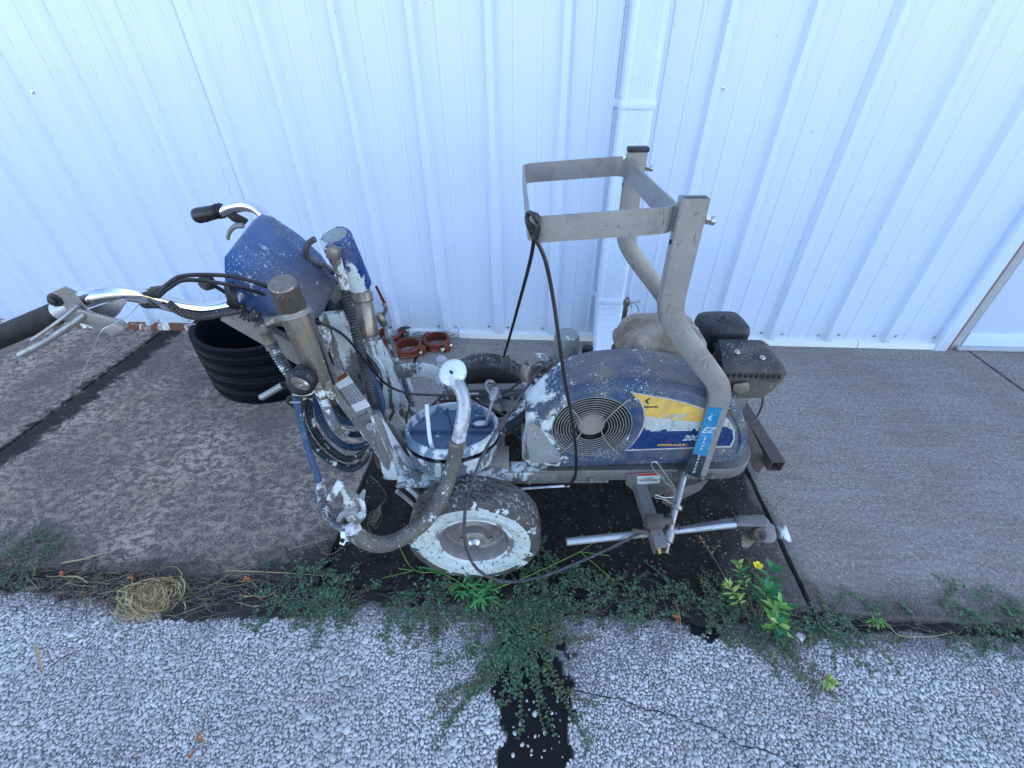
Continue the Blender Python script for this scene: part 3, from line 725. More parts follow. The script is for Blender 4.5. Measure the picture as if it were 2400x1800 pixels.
# ---- posts of the bead hopper carrier
POST = [(1628, 462), (1614, 520), (1600, 580), (1586, 645), (1574, 700), (1573, 735), (1586, 768), (1622, 818), (1660, 868), (1680, 898), (1684, 930), (1675, 965), (1655, 1030), (1631, 1107)]
pp = LL(.118, *POST); pp[0].z = pp[0].z+.0
for b_, nm in ((0, 1), (.44, 2)):
    bm = BM(); Q = [p+EV*b_ for p in pp]
    w, d = .050, .026
    S_ = spline(Q, 4)
    loops = []
    for i, p in enumerate(S_):
        t = (S_[min(i+1, len(S_)-1)]-S_[max(i-1, 0)]).normalized(); q = t.cross(EV).normalized()
        loops.append([bm.verts.new(p+q*x*w/2+EV*y*d/2) for x, y in ((-1, -.85), (-.93, -1), (.93, -1), (1, -.85), (1, .85), (.93, 1), (-.93, 1), (-1, .85))])
    rings(bm, loops, cap=False); bm.faces.new(loops[-1])
    t = (S_[1]-S_[0]).normalized(); q = t.cross(EV).normalized()
    inn = [bm.verts.new(S_[0]+q*x*(w/2-.003)+EV*y*(d/2-.003)) for x, y in ((-1, -.85), (-.93, -1), (.93, -1), (1, -.85), (1, .85), (.93, 1), (-.93, 1), (-1, .85))]
    ins = [bm.verts.new(v.co+t*.04) for v in inn]
    for k in range(8):
        bm.faces.new((loops[0][k], loops[0][(k+1) % 8], inn[(k+1) % 8], inn[k])); bm.faces.new((inn[k], inn[(k+1) % 8], ins[(k+1) % 8], ins[k]))
    bm.faces.new(ins)
    post = part('post', bm, 'silver_clean', ang=50)
    bm = BM(); c0 = S_[0]+(S_[3]-S_[0]).normalized()*.035
    qd = Vector((1, 0, -.15)).normalized()
    cyl(bm, c0+qd*.020, c0+qd*.046, .0045, seg=10); lathe(bm, c0+qd*.028, qd, [(0, .009), (.009, .009), (.010, .006)], 6, True)
    lathe(bm, c0+qd*.039, qd, [(0, .007), (.002, .008), (.008, .008), (.011, .004)], 12); part('bolt', bm, 'bolt', post)
    if b_:
        bm = BM(); box(bm, S_[0]+Vector((.001, 0, .004)), (w+.004, d+.004, .012), bev=.003); part('end_cap', bm, 'black', post)
    bm = BM()
    for f_ in (.16,):
        hp = L(1572, 567, b=.118)+EV*b_+Vector((-.0, 0, 0)); lathe(bm, hp, (-1, 0, .1), [(0, .005), (.0015, .005)], 12)
    part('bolt_hole', bm, 'dark', post)
# sticker on the near post, printed lettering EZ BEAD SYSTEM
sb = .1035
stk = [L(x, y, b=sb) for x, y in ((1660, 955), (1692, 957), (1640, 1120), (1607, 1112))]
def lerp2(u, v): return stk[0].lerp(stk[1], u).lerp(stk[3].lerp(stk[2], u), v)
bm = BM(); prism(bm, [lerp2(0, 0), lerp2(1, 0), lerp2(1, .66), lerp2(0, .66)], EV*.0012); st1 = part('sticker', bm, 'decal_cyan', smooth=False)
bm = BM(); prism(bm, [lerp2(0, .66), lerp2(1, .66), lerp2(1, 1), lerp2(0, 1)], EV*.0012); part('sticker_foot', bm, 'decal_black', st1, smooth=False)
dn = (stk[3]-stk[0]).normalized(); ac = (stk[1]-stk[0]).normalized()
ac = (ac-dn*ac.dot(dn)).normalized()
text_mesh('lettering', 'EZ', .026, M['decal_text'], st1, lerp2(.5, .30)-EV*.0006, ac, -dn, .25, .0006)
for i, ch in enumerate('BEAD SYSTEM'):
    if ch == ' ': continue
    text_mesh('lettering', ch, .0105, M['decal_text'], st1, lerp2(.48, .42+i*.051)-EV*.0006, -dn*-1 if 0 else ac, -dn, .0, .0004)
# arrowhead emblem above the lettering
def emblem(o, s, ex, ey, parent, mat):
    bm = BM(); pts = [(-.9, 0), (-.1, .9), (.35, .9), (-.25, .05), (.35, -.9), (-.1, -.9)]
    prism(bm, [o+ex*x*s+ey*y*s for x, y in pts], EV*.0004); part('emblem', bm, mat, parent, smooth=False)
emblem(lerp2(.45, .13)-EV*.0006, .010, ac, -dn, st1, 'decal_text')

# ---- square hoop of flat steel on the posts
zt = 1.048
c1 = L(1585, 500, b=.135); c2 = c1+Vector((0, .44, .0)); w_ = -.335
hn, hf = .135, .60
def hoopring(a0, a1, b0, b1, r, z0, z1):
    P = []
    for cx, cy, s in ((a1-r, b0+r, -90), (a1-r, b1-r, 0), (a0+r, b1-r, 90), (a0+r, b0+r, 180)):
        for k in range(7):
            q = R(s+k*15); x = cx+r*math.cos(q); P.append(Vector((x, cy+r*math.sin(q), z0+(z1-z0)*(x-a0)/(a1-a0))))
    return P
n0 = L(1240, 540, b=.12); n1 = L(1588, 515, b=.12)
P = hoopring(n0.x, n1.x-.002, .12, .585, .028, n0.z, n1.z)
P.append(P[0].copy())
bm = BM(); loops = []
for i in range(len(P)-1):
    t = (P[(i+1) % (len(P)-1)]-P[i-1 if i else len(P)-2]).normalized(); o_ = t.cross(EZ).normalized()
    loops.append([bm.verts.new(P[i]+o_*x*.0026+EZ*z*.024) for x, z in ((-1, -1), (1, -1), (1, 1), (-1, 1))])
rings(bm, loops, closed=True); part('hopper_hoop', bm, 'silver_clean', ang=30)
bm = BM(); p = L(1466, 372, b=.57); lathe(bm, p, (-.4, -.9, 0), [(0, .008), (.003, .007), (.004, .003)], 10); part('hoop_bolt', bm, 'bolt')

# ---- wheels
def wheel(cx, b0, side, near):
    """b0: outer sidewall plane, side +1 when the tyre extends towards larger b"""
    rr, wd = .192, .100
    root_prof = []
    w = bpy.data.objects.new('wheel', None); C.objects.link(w); w.parent = mc; w.location = (cx, b0, rr); w.empty_display_size = .03
    # tyre with a cut tread
    NT, prof = 300, []
    for k in range(61):
        y = wd*k/60; e = abs(y-wd/2)/(wd/2)
        r_ = rr-.002-.006*max(0, e)**2.6-.010*max(0, (e-.84)/.16)**2 if e < 1 else rr-.034
        prof.append((y, r_))
    inner = [(wd-.001, rr-.047), (wd-.004, rr-.060), (wd-.012, rr-.078), (wd-.018, .104)]
    outer = [(.018, .104), (.012, rr-.078), (.004, rr-.060), (.001, rr-.047)]
    bm = BM(); loops = []; gl = bm.verts.layers.float.new('groove')
    for i in range(NT):
        th = 2*PI*i/NT; lp = []
        for k, (y, r_) in enumerate(prof):
            e = abs(y-wd/2)/(wd/2)
            dpt = 0
            if e < .80:
                zz = .0042*(1 if (i//3) % 2 else -1)
                for gk in (-.56, -.19, .19, .56):
                    if abs((y-wd/2)/(wd/2)-gk-zz*12) < .040: dpt = .0045
                if (i+int(k/12)*3) % 6 == 0 and int((y/wd)*5.4) % 2 == 0: dpt = max(dpt, .0022)
            r2 = r_-dpt; vv_ = bm.verts.new((r2*math.cos(th), side*y, r2*math.sin(th))); vv_[gl] = min(1, dpt/.003); lp.append(vv_)
        for y, r_ in inner: lp.append(bm.verts.new((r_*math.cos(th), side*y, r_*math.sin(th))))
        loops.append((lp))
    n = len(loops[0])
    for i in range(NT):
        a, b = loops[i], loops[(i+1) % NT]
        for k in range(n-1): bm.faces.new((a[k], a[k+1], b[k+1], b[k]))
    tag_ = part('tyre', bm, 'tyre_near' if near else 'tyre', w, ang=28)
    # outer sidewall
    bm = BM(); sp = [(prof[0][0], prof[0][1]+.0006), (-.001, rr-.045), (.0, rr-.052), (-.0015, rr-.056), (.002, rr-.068), (.006, rr-.075), (.007, rr-.080), (.012, .104)]
    lps = [[bm.verts.new((r_*math.cos(2*PI*i/96), side*y, r_*math.sin(2*PI*i/96))) for i in range(96)] for y, r_ in sp]
    rings(bm, lps, cap=False); part('sidewall', bm, 'tyre_white' if near else 'tyre_dark', w)
    # rim
    bm = BM(); sp = [(.009, .108), (.006, .112), (.005, .106), (.010, .099)]
    lps = [[bm.verts.new((r_*math.cos(2*PI*i/64), side*y, r_*math.sin(2*PI*i/64))) for i in range(64)] for y, r_ in sp]
    rings(bm, lps, cap=False); part('rim_lip', bm, 'rim_white', w)
    bm = BM(); sp = [(.010, .099), (.022, .094), (.046, .088), (.050, .080), (.046, .070), (.052, .058), (.044, .044), (.040, .036), (.018, .034), (.014, .030), (.012, .024)]
    lps = [[bm.verts.new((r_*math.cos(2*PI*i/64), side*y, r_*math.sin(2*PI*i/64))) for i in range(64)] for y, r_ in sp]
    rings(bm, lps, cap=False); bm.faces.new(lps[-1]); part('rim', bm, 'rim', w)
    bm = BM(); lathe(bm, (0, side*.016, 0), (0, -side, 0), [(0, .022), (.012, .021), (.018, .017), (.022, .014), (.023, .006)], 20); part('hub_cap', bm, 'bolt', w)
    bm = BM()
    for k in range(4):
        q = R(45+90*k); lathe(bm, (.060*math.cos(q), side*.050, .060*math.sin(q)), (0, -side, 0), [(0, .007), (.006, .007), (.008, .004)], 6)
    x = part('lug_nuts', bm, 'steel', w); x['kind'] = 'stuff'
    return w
w1 = wheel(0.0, -.002, 1, True)
w2 = wheel(0.01, .70, -1, False); 
bm = BM(); cyl(bm, (0, .03, .192), (0, .67, .192), .010, seg=14); part('axle', bm, 'steel')
bm = BM()
for b_ in (.155, .535):
    hull(bm, [(-.05, b_-.004, fz-.02), (.05, b_-.004, fz-.02), (-.05, b_+.004, fz-.02), (.05, b_+.004, fz-.02), (.02, b_-.004, .18), (-.02, b_-.004, .18), (.02, b_+.004, .18), (-.02, b_+.004, .18)], 0)
    break
part('axle_plate', bm, 'silver')
bm = BM(); hull(bm, [(-.05, .531, fz-.02), (.05, .531, fz-.02), (-.05, .539, fz-.02), (.05, .539, fz-.02), (.02, .531, .18), (-.02, .531, .18), (.02, .539, .18), (-.02, .539, .18)], 0); part('axle_plate', bm, 'silver')

# swivel wheel at the front, far below the deck
bm = BM(); 
for s in (-1, 1): box(bm, (.66, .345+s*.045, .20), (.05, .006, .20), bev=.002)
box(bm, (.66, .345, .30), (.06, .10, .008)); ck = part('caster_fork', bm, 'silver')
bm = BM(); lathe(bm, (.66, .31, .125), (0, 1, 0), [(0, .06), (.0, .105), (.008, .119), (.020, .124), (.050, .124), (.062, .119), (.07, .105), (.07, .06)], 40); part('caster_tyre', bm, 'tyre', ck)

# ---- belt cover with fan grille
cb = .122     # front plane of the cover
rimpts = [(1246, 1087), (1236, 1030), (1232, 985), (1238, 962), (1262, 940), (1290, 912), (1325, 886), (1370, 869), (1430, 860), (1500, 858), (1560, 863), (1620, 874), (1665, 890), (1700, 915), (1725, 945), (1745, 980), (1753, 1015), (1748, 1045), (1735, 1063), (1700, 1077), (1640, 1080), (1500, 1083)]
out_b = [L(x, y, b=.150) for x, y in rimpts]
cen = sum(out_b, Vector())/len(out_b)
def smooth_closed(P, n=4):
    m = len(P); o = []
    for i in range(m):
        p0, p1, p2, p3 = P[i-1], P[i], P[(i+1) % m], P[(i+2) % m]
        for k in range(n):
            t = k/n; o.append(.5*((2*p1)+(p2-p0)*t+(2*p0-5*p1+4*p2-p3)*t*t+(3*p1-p0-3*p2+p3)*t**3))
    return o
OUT = smooth_closed(out_b, 3)
def inset(P, d, db):
    m = len(P); o = []
    for i in range(m):
        t = (P[(i+1) % m]-P[i-1]); t.y = 0; t.normalize(); nn = t.cross(EV)
        if nn.dot(cen-P[i]) < 0: nn = -nn
        q = P[i]+nn*d; q.y = db; o.append(q)
    return o
FC = L(1386, 998, b=cb+.004); FR = .106
bm = BM()
L0 = [bm.verts.new(Vector((p.x, .225, p.z))) for p in OUT]; L1 = [bm.verts.new(p) for p in inset(OUT, 0, .150)]; L1b = [bm.verts.new(p) for p in inset(OUT, .004, .141)]
L2 = [bm.verts.new(p) for p in inset(OUT, .022, .139)]; L3_ = [bm.verts.new(p) for p in inset(OUT, .024, .143)]; L4 = [bm.verts.new(p) for p in inset(OUT, .029, .142)]; L5 = [bm.verts.new(p) for p in inset(OUT, .038, cb+.002)]; L6 = [bm.verts.new(p) for p in inset(OUT, .043, cb)]
rings(bm, [L0, L1, L1b, L2, L3_, L4, L5, L6], cap=False); L5 = L6
circ = [bm.verts.new((FC.x+FR*math.cos(2*PI*k/64), cb, FC.z+FR*math.sin(2*PI*k/64))) for k in range(64)]
ed = [bm.edges.new((circ[k], circ[(k+1) % 64])) for k in range(64)]+[bm.edges.get((L5[k], L5[(k+1) % len(L5)])) for k in range(len(L5))]
bmesh.ops.triangle_fill(bm, use_beauty=True, use_dissolve=False, edges=ed)
for fc in [q for q in bm.faces if (q.calc_center_median()-Vector((FC.x, cb, FC.z))).length < FR*.9 and abs(q.calc_center_median().y-cb) < .001]: bm.faces.remove(fc)
cw = [[bm.verts.new((FC.x+(FR+dr_)*math.cos(2*PI*k/64), b_, FC.z+(FR+dr_)*math.sin(2*PI*k/64))) for k in range(64)] for dr_, b_ in ((.0, cb+.0), (-.003, cb-.003), (-.006, cb), (-.006, cb+.06))]
rings(bm, [circ]+cw[1:], cap=False)
cover = part('belt_cover', bm, 'blue_dirty', ang=40)
bm = BM(); lathe(bm, (FC.x, cb+.055, FC.z), (0, 1, 0), [(0, FR), (.002, FR)], 40); part('cover_back', bm, 'dark', cover)
bm = BM()
for k in range(7):
    q = 2*PI*k/7+.3; c_, s_ = math.cos(q), math.sin(q)
    X = Vector((c_, 0, s_)); T = Vector((-s_, 0, c_)); o_ = Vector((FC.x, cb+.035, FC.z))
    a = [bm.verts.new(o_+X*r_+T*t_+EV*y_) for r_, t_, y_ in ((.032, -.010, .012), (.032, .012, -.004), (.086, .024, -.008), (.086, -.014, .016))]
    bm.faces.new(a)
part('fan', bm, 'fan', cover, smooth=False)
bm = BM(); lathe(bm, (FC.x+.0, cb+.020, FC.z), (0, -1, 0), [(0, .037), (.012, .036), (.016, .032), (.017, .01)], 32); part('fan_hub', bm, 'hub_disc', cover)
bm = BM()
def torus(bm, c, r_, t_, seg=64, cs=6):
    lps = [[bm.verts.new((c.x+(r_+t_*math.cos(2*PI*j/cs))*math.cos(2*PI*i/seg), c.y+t_*math.sin(2*PI*j/cs), c.z+(r_+t_*math.cos(2*PI*j/cs))*math.sin(2*PI*i/seg))) for j in range(cs)] for i in range(seg)]
    rings(bm, lps, closed=True, cap=False)
for k in range(9):
    torus(bm, Vector((FC.x, cb-.004, FC.z)), .044+.0072*k, .0011)
gr = part('grille_rings', bm, 'grille', cover); gr['kind'] = 'stuff'
bm = BM()
for s in (-1, 1):
    P = []
    for q in np.linspace(-1, 1, 15):
        x = s*(.098-.070*(1-abs(q)**1.6)-.02*(abs(q) > .9)*0); P.append(Vector((FC.x+x*(.86), cb-.0065, FC.z+q*.098*1.0)))
    tube(bm, P, .0016, 6, 2)
part('grille_brace', bm, 'grille', cover)
# lower left paint-smeared apron and clean cover foot
bm = BM(); prism(bm, LL(cb-.004, (1236, 990), (1262, 1000), (1290, 1040), (1312, 1062), (1314, 1084), (1243, 1087), (1234, 1040)), EV*.004, .0015); part('cover_apron', bm, 'greycup', cover)
# printed decals
db = cb-.0009
def decal(name, pts, mat, b_=db, n=1, parent=cover):
    bm = BM(); prism(bm, [L(x, y, b=b_) for x, y in pts], EV*.0005); return part(name, bm, mat, parent, smooth=False)
dl = decal('decal', [(1463, 1057), (1480, 1043), (1495, 1022), (1507, 1000), (1510, 980), (1508, 960), (1498, 940), (1478, 919), (1520, 925), (1565, 933), (1610, 944), (1650, 957), (1690, 972), (1710, 985), (1722, 1008), (1722, 1030), (1714, 1048), (1600, 1052)], 'decal_white')
d2 = decal('decal_field', [(1469, 1054), (1483, 1042), (1498, 1023), (1509, 1003), (1512, 1003), (1600, 1005), (1700, 1000), (1717, 1008), (1719, 1028), (1711, 1045), (1600, 1049)], 'decal_blue', db-.0004)
d3 = decal('decal_field', [(1482, 922), (1520, 928), (1565, 936), (1610, 947), (1648, 960), (1646, 985), (1640, 1004), (1560, 1006), (1512, 1006), (1514, 985), (1512, 960), (1502, 940)], 'yellow', db-.0007)
decal('decal_stripe', [(1513, 975), (1560, 982), (1640, 990), (1638, 1003), (1514, 1008)], 'decal_white', db-.0010, parent=cover)
def ptxt(body, px, py, h, mat, shear=.25, bold=.0, align='CENTER', sx=1.):
    o_ = L(px, py, b=db-.0013); text_mesh('lettering', body, h, M[mat], cover, o_, EU*sx, EZ, shear, bold, align)
ptxt('LINE', 1578, 976, .023, 'decal_white', .35, .0008, sx=1.15)
ptxt('LAZER', 1582, 1001, .041, 'decal_text', .35, .0015, sx=1.05)
ptxt('200', 1618, 1027, .026, 'decal_text', .3, .0008)
ptxt('HYDRAULIC', 1575, 1043, .0105, 'yellow', .2, .0003, sx=1.35)
ptxt('GRACO', 1526, 954, .0085, 'ink', .0, .0003, sx=1.2)
emblem(L(1520, 940, b=db-.0013), .0105, EU, EZ, cover, 'ink')

# ---- engine: tank, muffler, air cleaner, block
def rbox(c, s, bev, mat, name, parent=mc, rot=None):
    bm = BM(); box(bm, c, s, rot, bev); return part(name, bm, mat, parent)
tc = L(1546, 802, b=.33)
bm = BM()
lat = []
for z_, sx, sy in ((-.085, .075, .065), (-.070, .092, .082), (-.025, .112, .098), (-.018, .120, .104), (-.006, .120, .104), (.0, .113, .098), (.032, .104, .090), (.050, .090, .076), (.060, .070, .058), (.064, .01, .01)):
    lat.append([bm.verts.new(tc+Vector((sx*math.copysign(abs(math.cos(q))**.42, math.cos(q)), sy*math.copysign(abs(math.sin(q))**.42, math.sin(q)), z_))) for q in [2*PI*k/36 for k in range(36)]])
rings(bm, lat); tk = part('fuel_tank', bm, 'tank', ang=60)
bm = BM(); hull(bm, [tc+Vector((x, y, z)) for x in (-.10, .16) for y in (-.10, .13) for z in (-.30, -.08)], .01); part('engine_block', bm, 'muffler')
bm = BM(); lathe(bm, tc+Vector((-.03, -.105, -.15)), (0, 1, 0), [(0, .04), (0, .085), (.02, .095), (.05, .095)], 28); part('recoil_housing', bm, 'silver')
mfc = L(1742, 852, b=.345)
bm = BM(); T = mfc
def PQ(x, y, z): return T+Vector((x, y, z))
hull(bm, [PQ(-.085, -.055, .020), (PQ(.082, -.060, .014)), PQ(.105, -.058, .004), PQ(-.070, .055, .055), PQ(.062, .052, .050), PQ(.09, .055, .03),
          PQ(-.078, -.060, -.085), PQ(.060, -.060, -.085), PQ(.092, -.050, -.05), PQ(-.07, .055, -.08), PQ(.07, .055, -.08)], .006)
mf = part('muffler_guard', bm, 'muffler')
d_ = (PQ(.082, -.060, .014)-PQ(-.085, -.055, .020))
bm = BM()
for k in range(10):
    p = PQ(-.068, -.0625, .004)+d_*(k/10.6); box(bm, p, (.0070, .003, .013), bev=.001)
sl_ = part('guard_slots', bm, 'dark', mf); sl_['kind'] = 'stuff'
bm = BM()
for k in range(7):
    p = PQ(-.0835, -.048+.014*k, .012+.005*k); box(bm, p, (.004, .006, .012), bev=.0005)
sl_ = part('side_slots', bm, 'dark', mf); sl_['kind'] = 'stuff'
bm = BM()
for x, y, z in ((-.03, .0, .040), (.035, -.02, .033)): lathe(bm, PQ(x, y, z), (0, -.3, 1), [(0, .008), (.002, .008), (.003, .005), (.006, .004)], 10)
sc_ = part('guard_screw', bm, 'bolt', mf); sc_['kind'] = 'stuff'
hp = L(1690, 768, b=.50)
bm = BM(); lat = []
for z_, s_ in ((-.055, .85), (-.05, .98), (-.012, 1.), (.006, 1.), (.022, .95), (.030, .82), (.032, .4), (.032, .02)):
    lat.append([bm.verts.new(hp+Vector((.073*s_*math.copysign(abs(math.cos(q))**.45, math.cos(q)), .064*s_*math.copysign(abs(math.sin(q))**.45, math.sin(q)), z_))) for q in [2*PI*k/40 for k in range(40)]])
rings(bm, lat); ac_ = part('air_cleaner', bm, 'black', ang=50)
bm = BM(); lathe(bm, hp+Vector((0, 0, .031)), (0, 0, 1), [(0, .024), (.003, .024), (.004, .018), (.0045, .012), (.006, .011), (.012, .009), (.014, .004)], 20); part('wing_nut', bm, 'black', ac_)
bm = BM(); hull(bm, [hp+Vector((x, y, z)) for x in (-.06, .06) for y in (-.05, .05) for z in (-.14, -.05)], .01); part('cleaner_base', bm, 'black')
bm = BM(); hull(bm, [PQ(x, y, z) for x in (-.07, .03) for y in (-.045, .05) for z in (-.24, -.085)], .01); part('cylinder_head', bm, 'steel')
bm = BM(); hull(bm, [L(x, y, b=b_) for b_ in (.27, .33) for x, y in ((1718, 900), (1755, 896), (1756, 915), (1735, 925), (1716, 918))], .005); part('drain_block', bm, 'tank')
bm = BM(); tube(bm, L3((1786, 895, .34), (1788, 925, .33), (1785, 955, .31), (1768, 985, .27), (1745, 1003, .22)), .0035, 8); part('throttle_cable', bm, 'cable')
bm = BM(); tube(bm, L3((1815, 860, .30), (1812, 885, .30), (1800, 905, .30)), .0012, 6); part('spring_wire', bm, 'wire')
# square bar across the front
bm = BM(); a_ = L(1823, 1088, z=.295)
p0, p1 = Vector((a_.x, a_.y, .285)), Vector((a_.x+.005, a_.y+.40, .285))
def sqtube(bm, p0, p1, w, side, hollow=.03):
    t = (p1-p0).normalized(); s = Vector(side); s = (s-t*s.dot(t)).normalized(); q = t.cross(s)
    cs = [(-1, -1), (1, -1), (1, 1), (-1, 1)]
    o0 = [bm.verts.new(p0+q*x*w/2+s*y*w/2) for x, y in cs]; o1 = [bm.verts.new(p1+q*x*w/2+s*y*w/2) for x, y in cs]
    i0 = [bm.verts.new(p0+q*x*(w/2-.003)+s*y*(w/2-.003)) for x, y in cs]; i1 = [bm.verts.new(v.co+t*hollow) for v in i0]
    rings(bm, [i1, i0, o0, o1], cap=True)
sqtube(bm, p0, p1, .040, EZ, .05); cb_ = part('front_bar', bm, 'rust_steel', smooth=False)
bm = BM(); hull(bm, [L(x, y, b=b_) for b_ in (.235, .243) for x, y in ((1728, 1000), (1750, 985), (1798, 1080), (1778, 1110), (1765, 1100))], .002); part('front_dark_plate', bm, 'rust_steel', cb_)  # thin dark pointed plate left of the bar

# ---- gun arm bar, clamp, rods
e0 = L(1549, 1290, z=.25); e1 = L(1500, 1140, z=.285)
bm = BM(); sqtube(bm, Vector((e0.x, e0.y, .25)), Vector((e1.x, e1.y+.04, .275)), .033, EZ, .04); ab = part('arm_bar', bm, 'silver')
bm = BM(); d = (e1-e0).normalized(); hull(bm, [L(x, y, z=z_) for z_ in (.235, .262) for x, y in ((1533, 1262), (1545, 1262), (1550, 1296), (1545, 1300))], .001); part('rust_patch', bm, 'yellow', ab)
bm = BM(); c_ = L(1535, 1222, z=.285); box(bm, c_, (.05, .034, .03), bev=.006); cyl(bm, c_+Vector((.0, 0, .0)), c_+Vector((.045, -.005, .01)), .011, seg=12); cyl(bm, c_+Vector((-.02, -.02, -.02)), c_+Vector((-.062, -.015, -.018)), .006, seg=10); part('bar_clamp', bm, 'rust_steel')
bm = BM(); cyl(bm, L(1328, 1270, z=.225), L(1722, 1229, z=.215), .0105, seg=16); gp = part('gun_arm_pipe', bm, 'galv')
bm = BM(); cyl(bm, L(1540, 1238, z=.225)+Vector((0, 0, .0)), L(1575, 1234, z=.225), .0155, seg=16); hull(bm, [L(1545+dx, 1250+dy, z=z_) for z_ in (.20, .225) for dx, dy in ((-6, -16), (28, -20), (30, 16), (6, 20))], .004); part('pipe_clamp', bm, 'steel')
r0 = L(1603, 1112, z=.335); r1 = L(1562, 1268, z=.235)
bm = BM(); tube(bm, [r0, r0.lerp(r1, .45), r1], .0105, 14, 1); lathe(bm, r0, r0-r1, [(-.004, .0135), (.006, .0135), (.009, .010), (.010, .004)], 16); lathe(bm, r0.lerp(r1, .50), r1-r0, [(-.007, .011), (-.005, .0185), (.005, .0185), (.007, .011)], 18); lathe(bm, r1, r1-r0, [(-.03, .011), (-.028, .017), (.0, .017), (.004, .012), (.03, .013)], 16); part('lift_rod', bm, 'steel')
bm = BM(); tube(bm, [L(x, y, b=-.0) for x, y in ((1585, 1150), (1572, 1130), (1555, 1105), (1540, 1085), (1530, 1083), (1527, 1092), (1540, 1110), (1555, 1122), (1560, 1132), (1572, 1140), (1582, 1158), (1576, 1180), (1560, 1172), (1545, 1168), (1536, 1167), (1538, 1160), (1556, 1166), (1580, 1165))], .0016, 6, 5); part('hitch_clip', bm, 'wire')
bm = BM(); hull(bm, [L(x, y, b=b_) for b_ in (.03, .06) for x, y in ((1560, 1145), (1582, 1140), (1588, 1165), (1570, 1185), (1550, 1180))], .004); lathe(bm, L(1573, 1160, b=.03), (0, -1, 0), [(0, .010), (.006, .010), (.01, .006)], 10); part('pivot_lug', bm, 'rust_steel')
# holder at the pipe's end
bm = BM()
Z_ = .205
def G(x, y, z): return L(x, y, z=z)
hull(bm, [G(1728, 1208, .225), G(1790, 1205, .225), G(1806, 1222, .222), G(1800, 1236, .222), G(1722, 1232, .222), G(1728, 1212, .20), G(1800, 1232, .20), G(1730, 1236, .20)], .003); gh = part('gun_holder', bm, 'silver')
bm = BM(); hull(bm, [G(1768, 1228, .215), G(1815, 1225, .215), G(1822, 1262, .200), G(1812, 1276, .185), G(1758, 1268, .185), G(1768, 1230, .17), G(1815, 1262, .16), G(1765, 1268, .16)], .006); part('holder_cup', bm, 'silver', gh)
bm = BM(); lathe(bm, G(1782, 1252, .212), Vector((.1, -.5, .8)), [(-.02, .018), (0, .019), (.004, .016), (.001, .010), (-.006, .006)], 20); part('holder_eye', bm, 'rust_steel', gh)
bm = BM(); hull(bm, [G(1738, 1250, .18), G(1760, 1240, .18), G(1768, 1270, .175), G(1755, 1285, .17), G(1737, 1284, .17), G(1740, 1270, .15), G(1760, 1275, .15)], .004); part('holder_ear', bm, 'tank', gh)
bm = BM(); lathe(bm, G(1820, 1248, .19), (1, .15, 0), [(0, .018), (.010, .019), (.012, .012), (.020, .011)], 16); hull(bm, [G(1836, 1232, .2), G(1842, 1228, .2), G(1836, 1262, .19), G(1850, 1272, .18), G(1858, 1270, .18), G(1830, 1250, .18)], .002); part('wing_screw', bm, 'galv', gh)
bm = BM(); tube(bm, [G(1735, 1214, .235), G(1690, 1220, .235), G(1640, 1229, .235), G(1590, 1238, .235)], .0042, 8); tube(bm, [G(1735, 1214, .235), G(1722, 1216, .236)], .007, 8, 1); part('trigger_cable', bm, 'gascable')
# thin upright rod at the far side with ring pin
bm = BM(); tp = L(1470, 703, b=.50); bt = L(1443, 850, b=.50); cyl(bm, tp, bt, .0075, seg=12); lathe(bm, tp, tp-bt, [(-.016, .0105), (-.002, .0105), (0, .008), (.008, .006)], 12); fr_ = part('far_lift_rod', bm, 'bronze')
bm = BM(); tube(bm, LL(.50, (1470, 708), (1485, 708), (1492, 707), (1496, 703), (1500, 706), (1496, 710), (1491, 708)), .0014, 6); tube(bm, LL(.50, (1466, 716), (1482, 730), (1492, 735), (1497, 728), (1492, 715), (1482, 709), (1479, 716), (1480, 723)), .0014, 6); part('ring_pin', bm, 'wire', fr_)
bm = BM(); hull(bm, [L(x, y, b=b_) for b_ in (.49, .52) for x, y in ((1417, 836), (1434, 833), (1444, 856), (1417, 862))], .002); part('rod_block', bm, 'wood')

# ---- far side: reservoir, black cap, fittings
c0, c1_ = L(1322, 790, b=.42), L(1322, 875, b=.42)
bm = BM(); lathe(bm, c1_, EZ, [(0, .038), ((c0.z-c1_.z), .038), ((c0.z-c1_.z)+.010, .035), ((c0.z-c1_.z)+.017, .026), ((c0.z-c1_.z)+.020, .01)], 26); part('reservoir', bm, 'greycup')
c0 = L(1377, 815, b=.52); bm = BM(); lathe(bm, c0-EZ*.14, EZ, [(0, .014), (.10, .014), (.10, .018), (.14, .018), (.144, .014), (.145, .005)], 20); part('breather_cap', bm, 'black')
bm = BM(); box(bm, L(1300, 878, b=.40), (.085, .07, .06), bev=.004); part('pump_block', bm, 'bronze_white'); bm = BM(); box(bm, L(1300, 905, b=.34), (.085, .05, .05), bev=.004); part('pump_base', bm, 'blue_dirty')
bm = BM(); tube(bm, L3((1365, 862, .42), (1395, 868, .40), (1412, 873, .38)), .010, 10); lathe(bm, L(1385, 866, b=.40), (1, 0, -.2), [(0, .012), (.012, .013), (.014, .009)], 8); part('pump_fitting', bm, 'bronze')
bm = BM(); tube(bm, L3((1244, 856, .38), (1238, 875, .37), (1244, 900, .36), (1252, 918, .36)), lambda t: .027-.003*t, 14); tube(bm, L3((1240, 858, .38), (1262, 846, .39), (1295, 858, .40)), .025, 14); lathe(bm, L(1283, 856, b=.395), (1, 0, -.2), [(0, .020), (.002, .026), (.016, .026), (.018, .020)], 8); part('pump_elbow', bm, 'bronze_white')
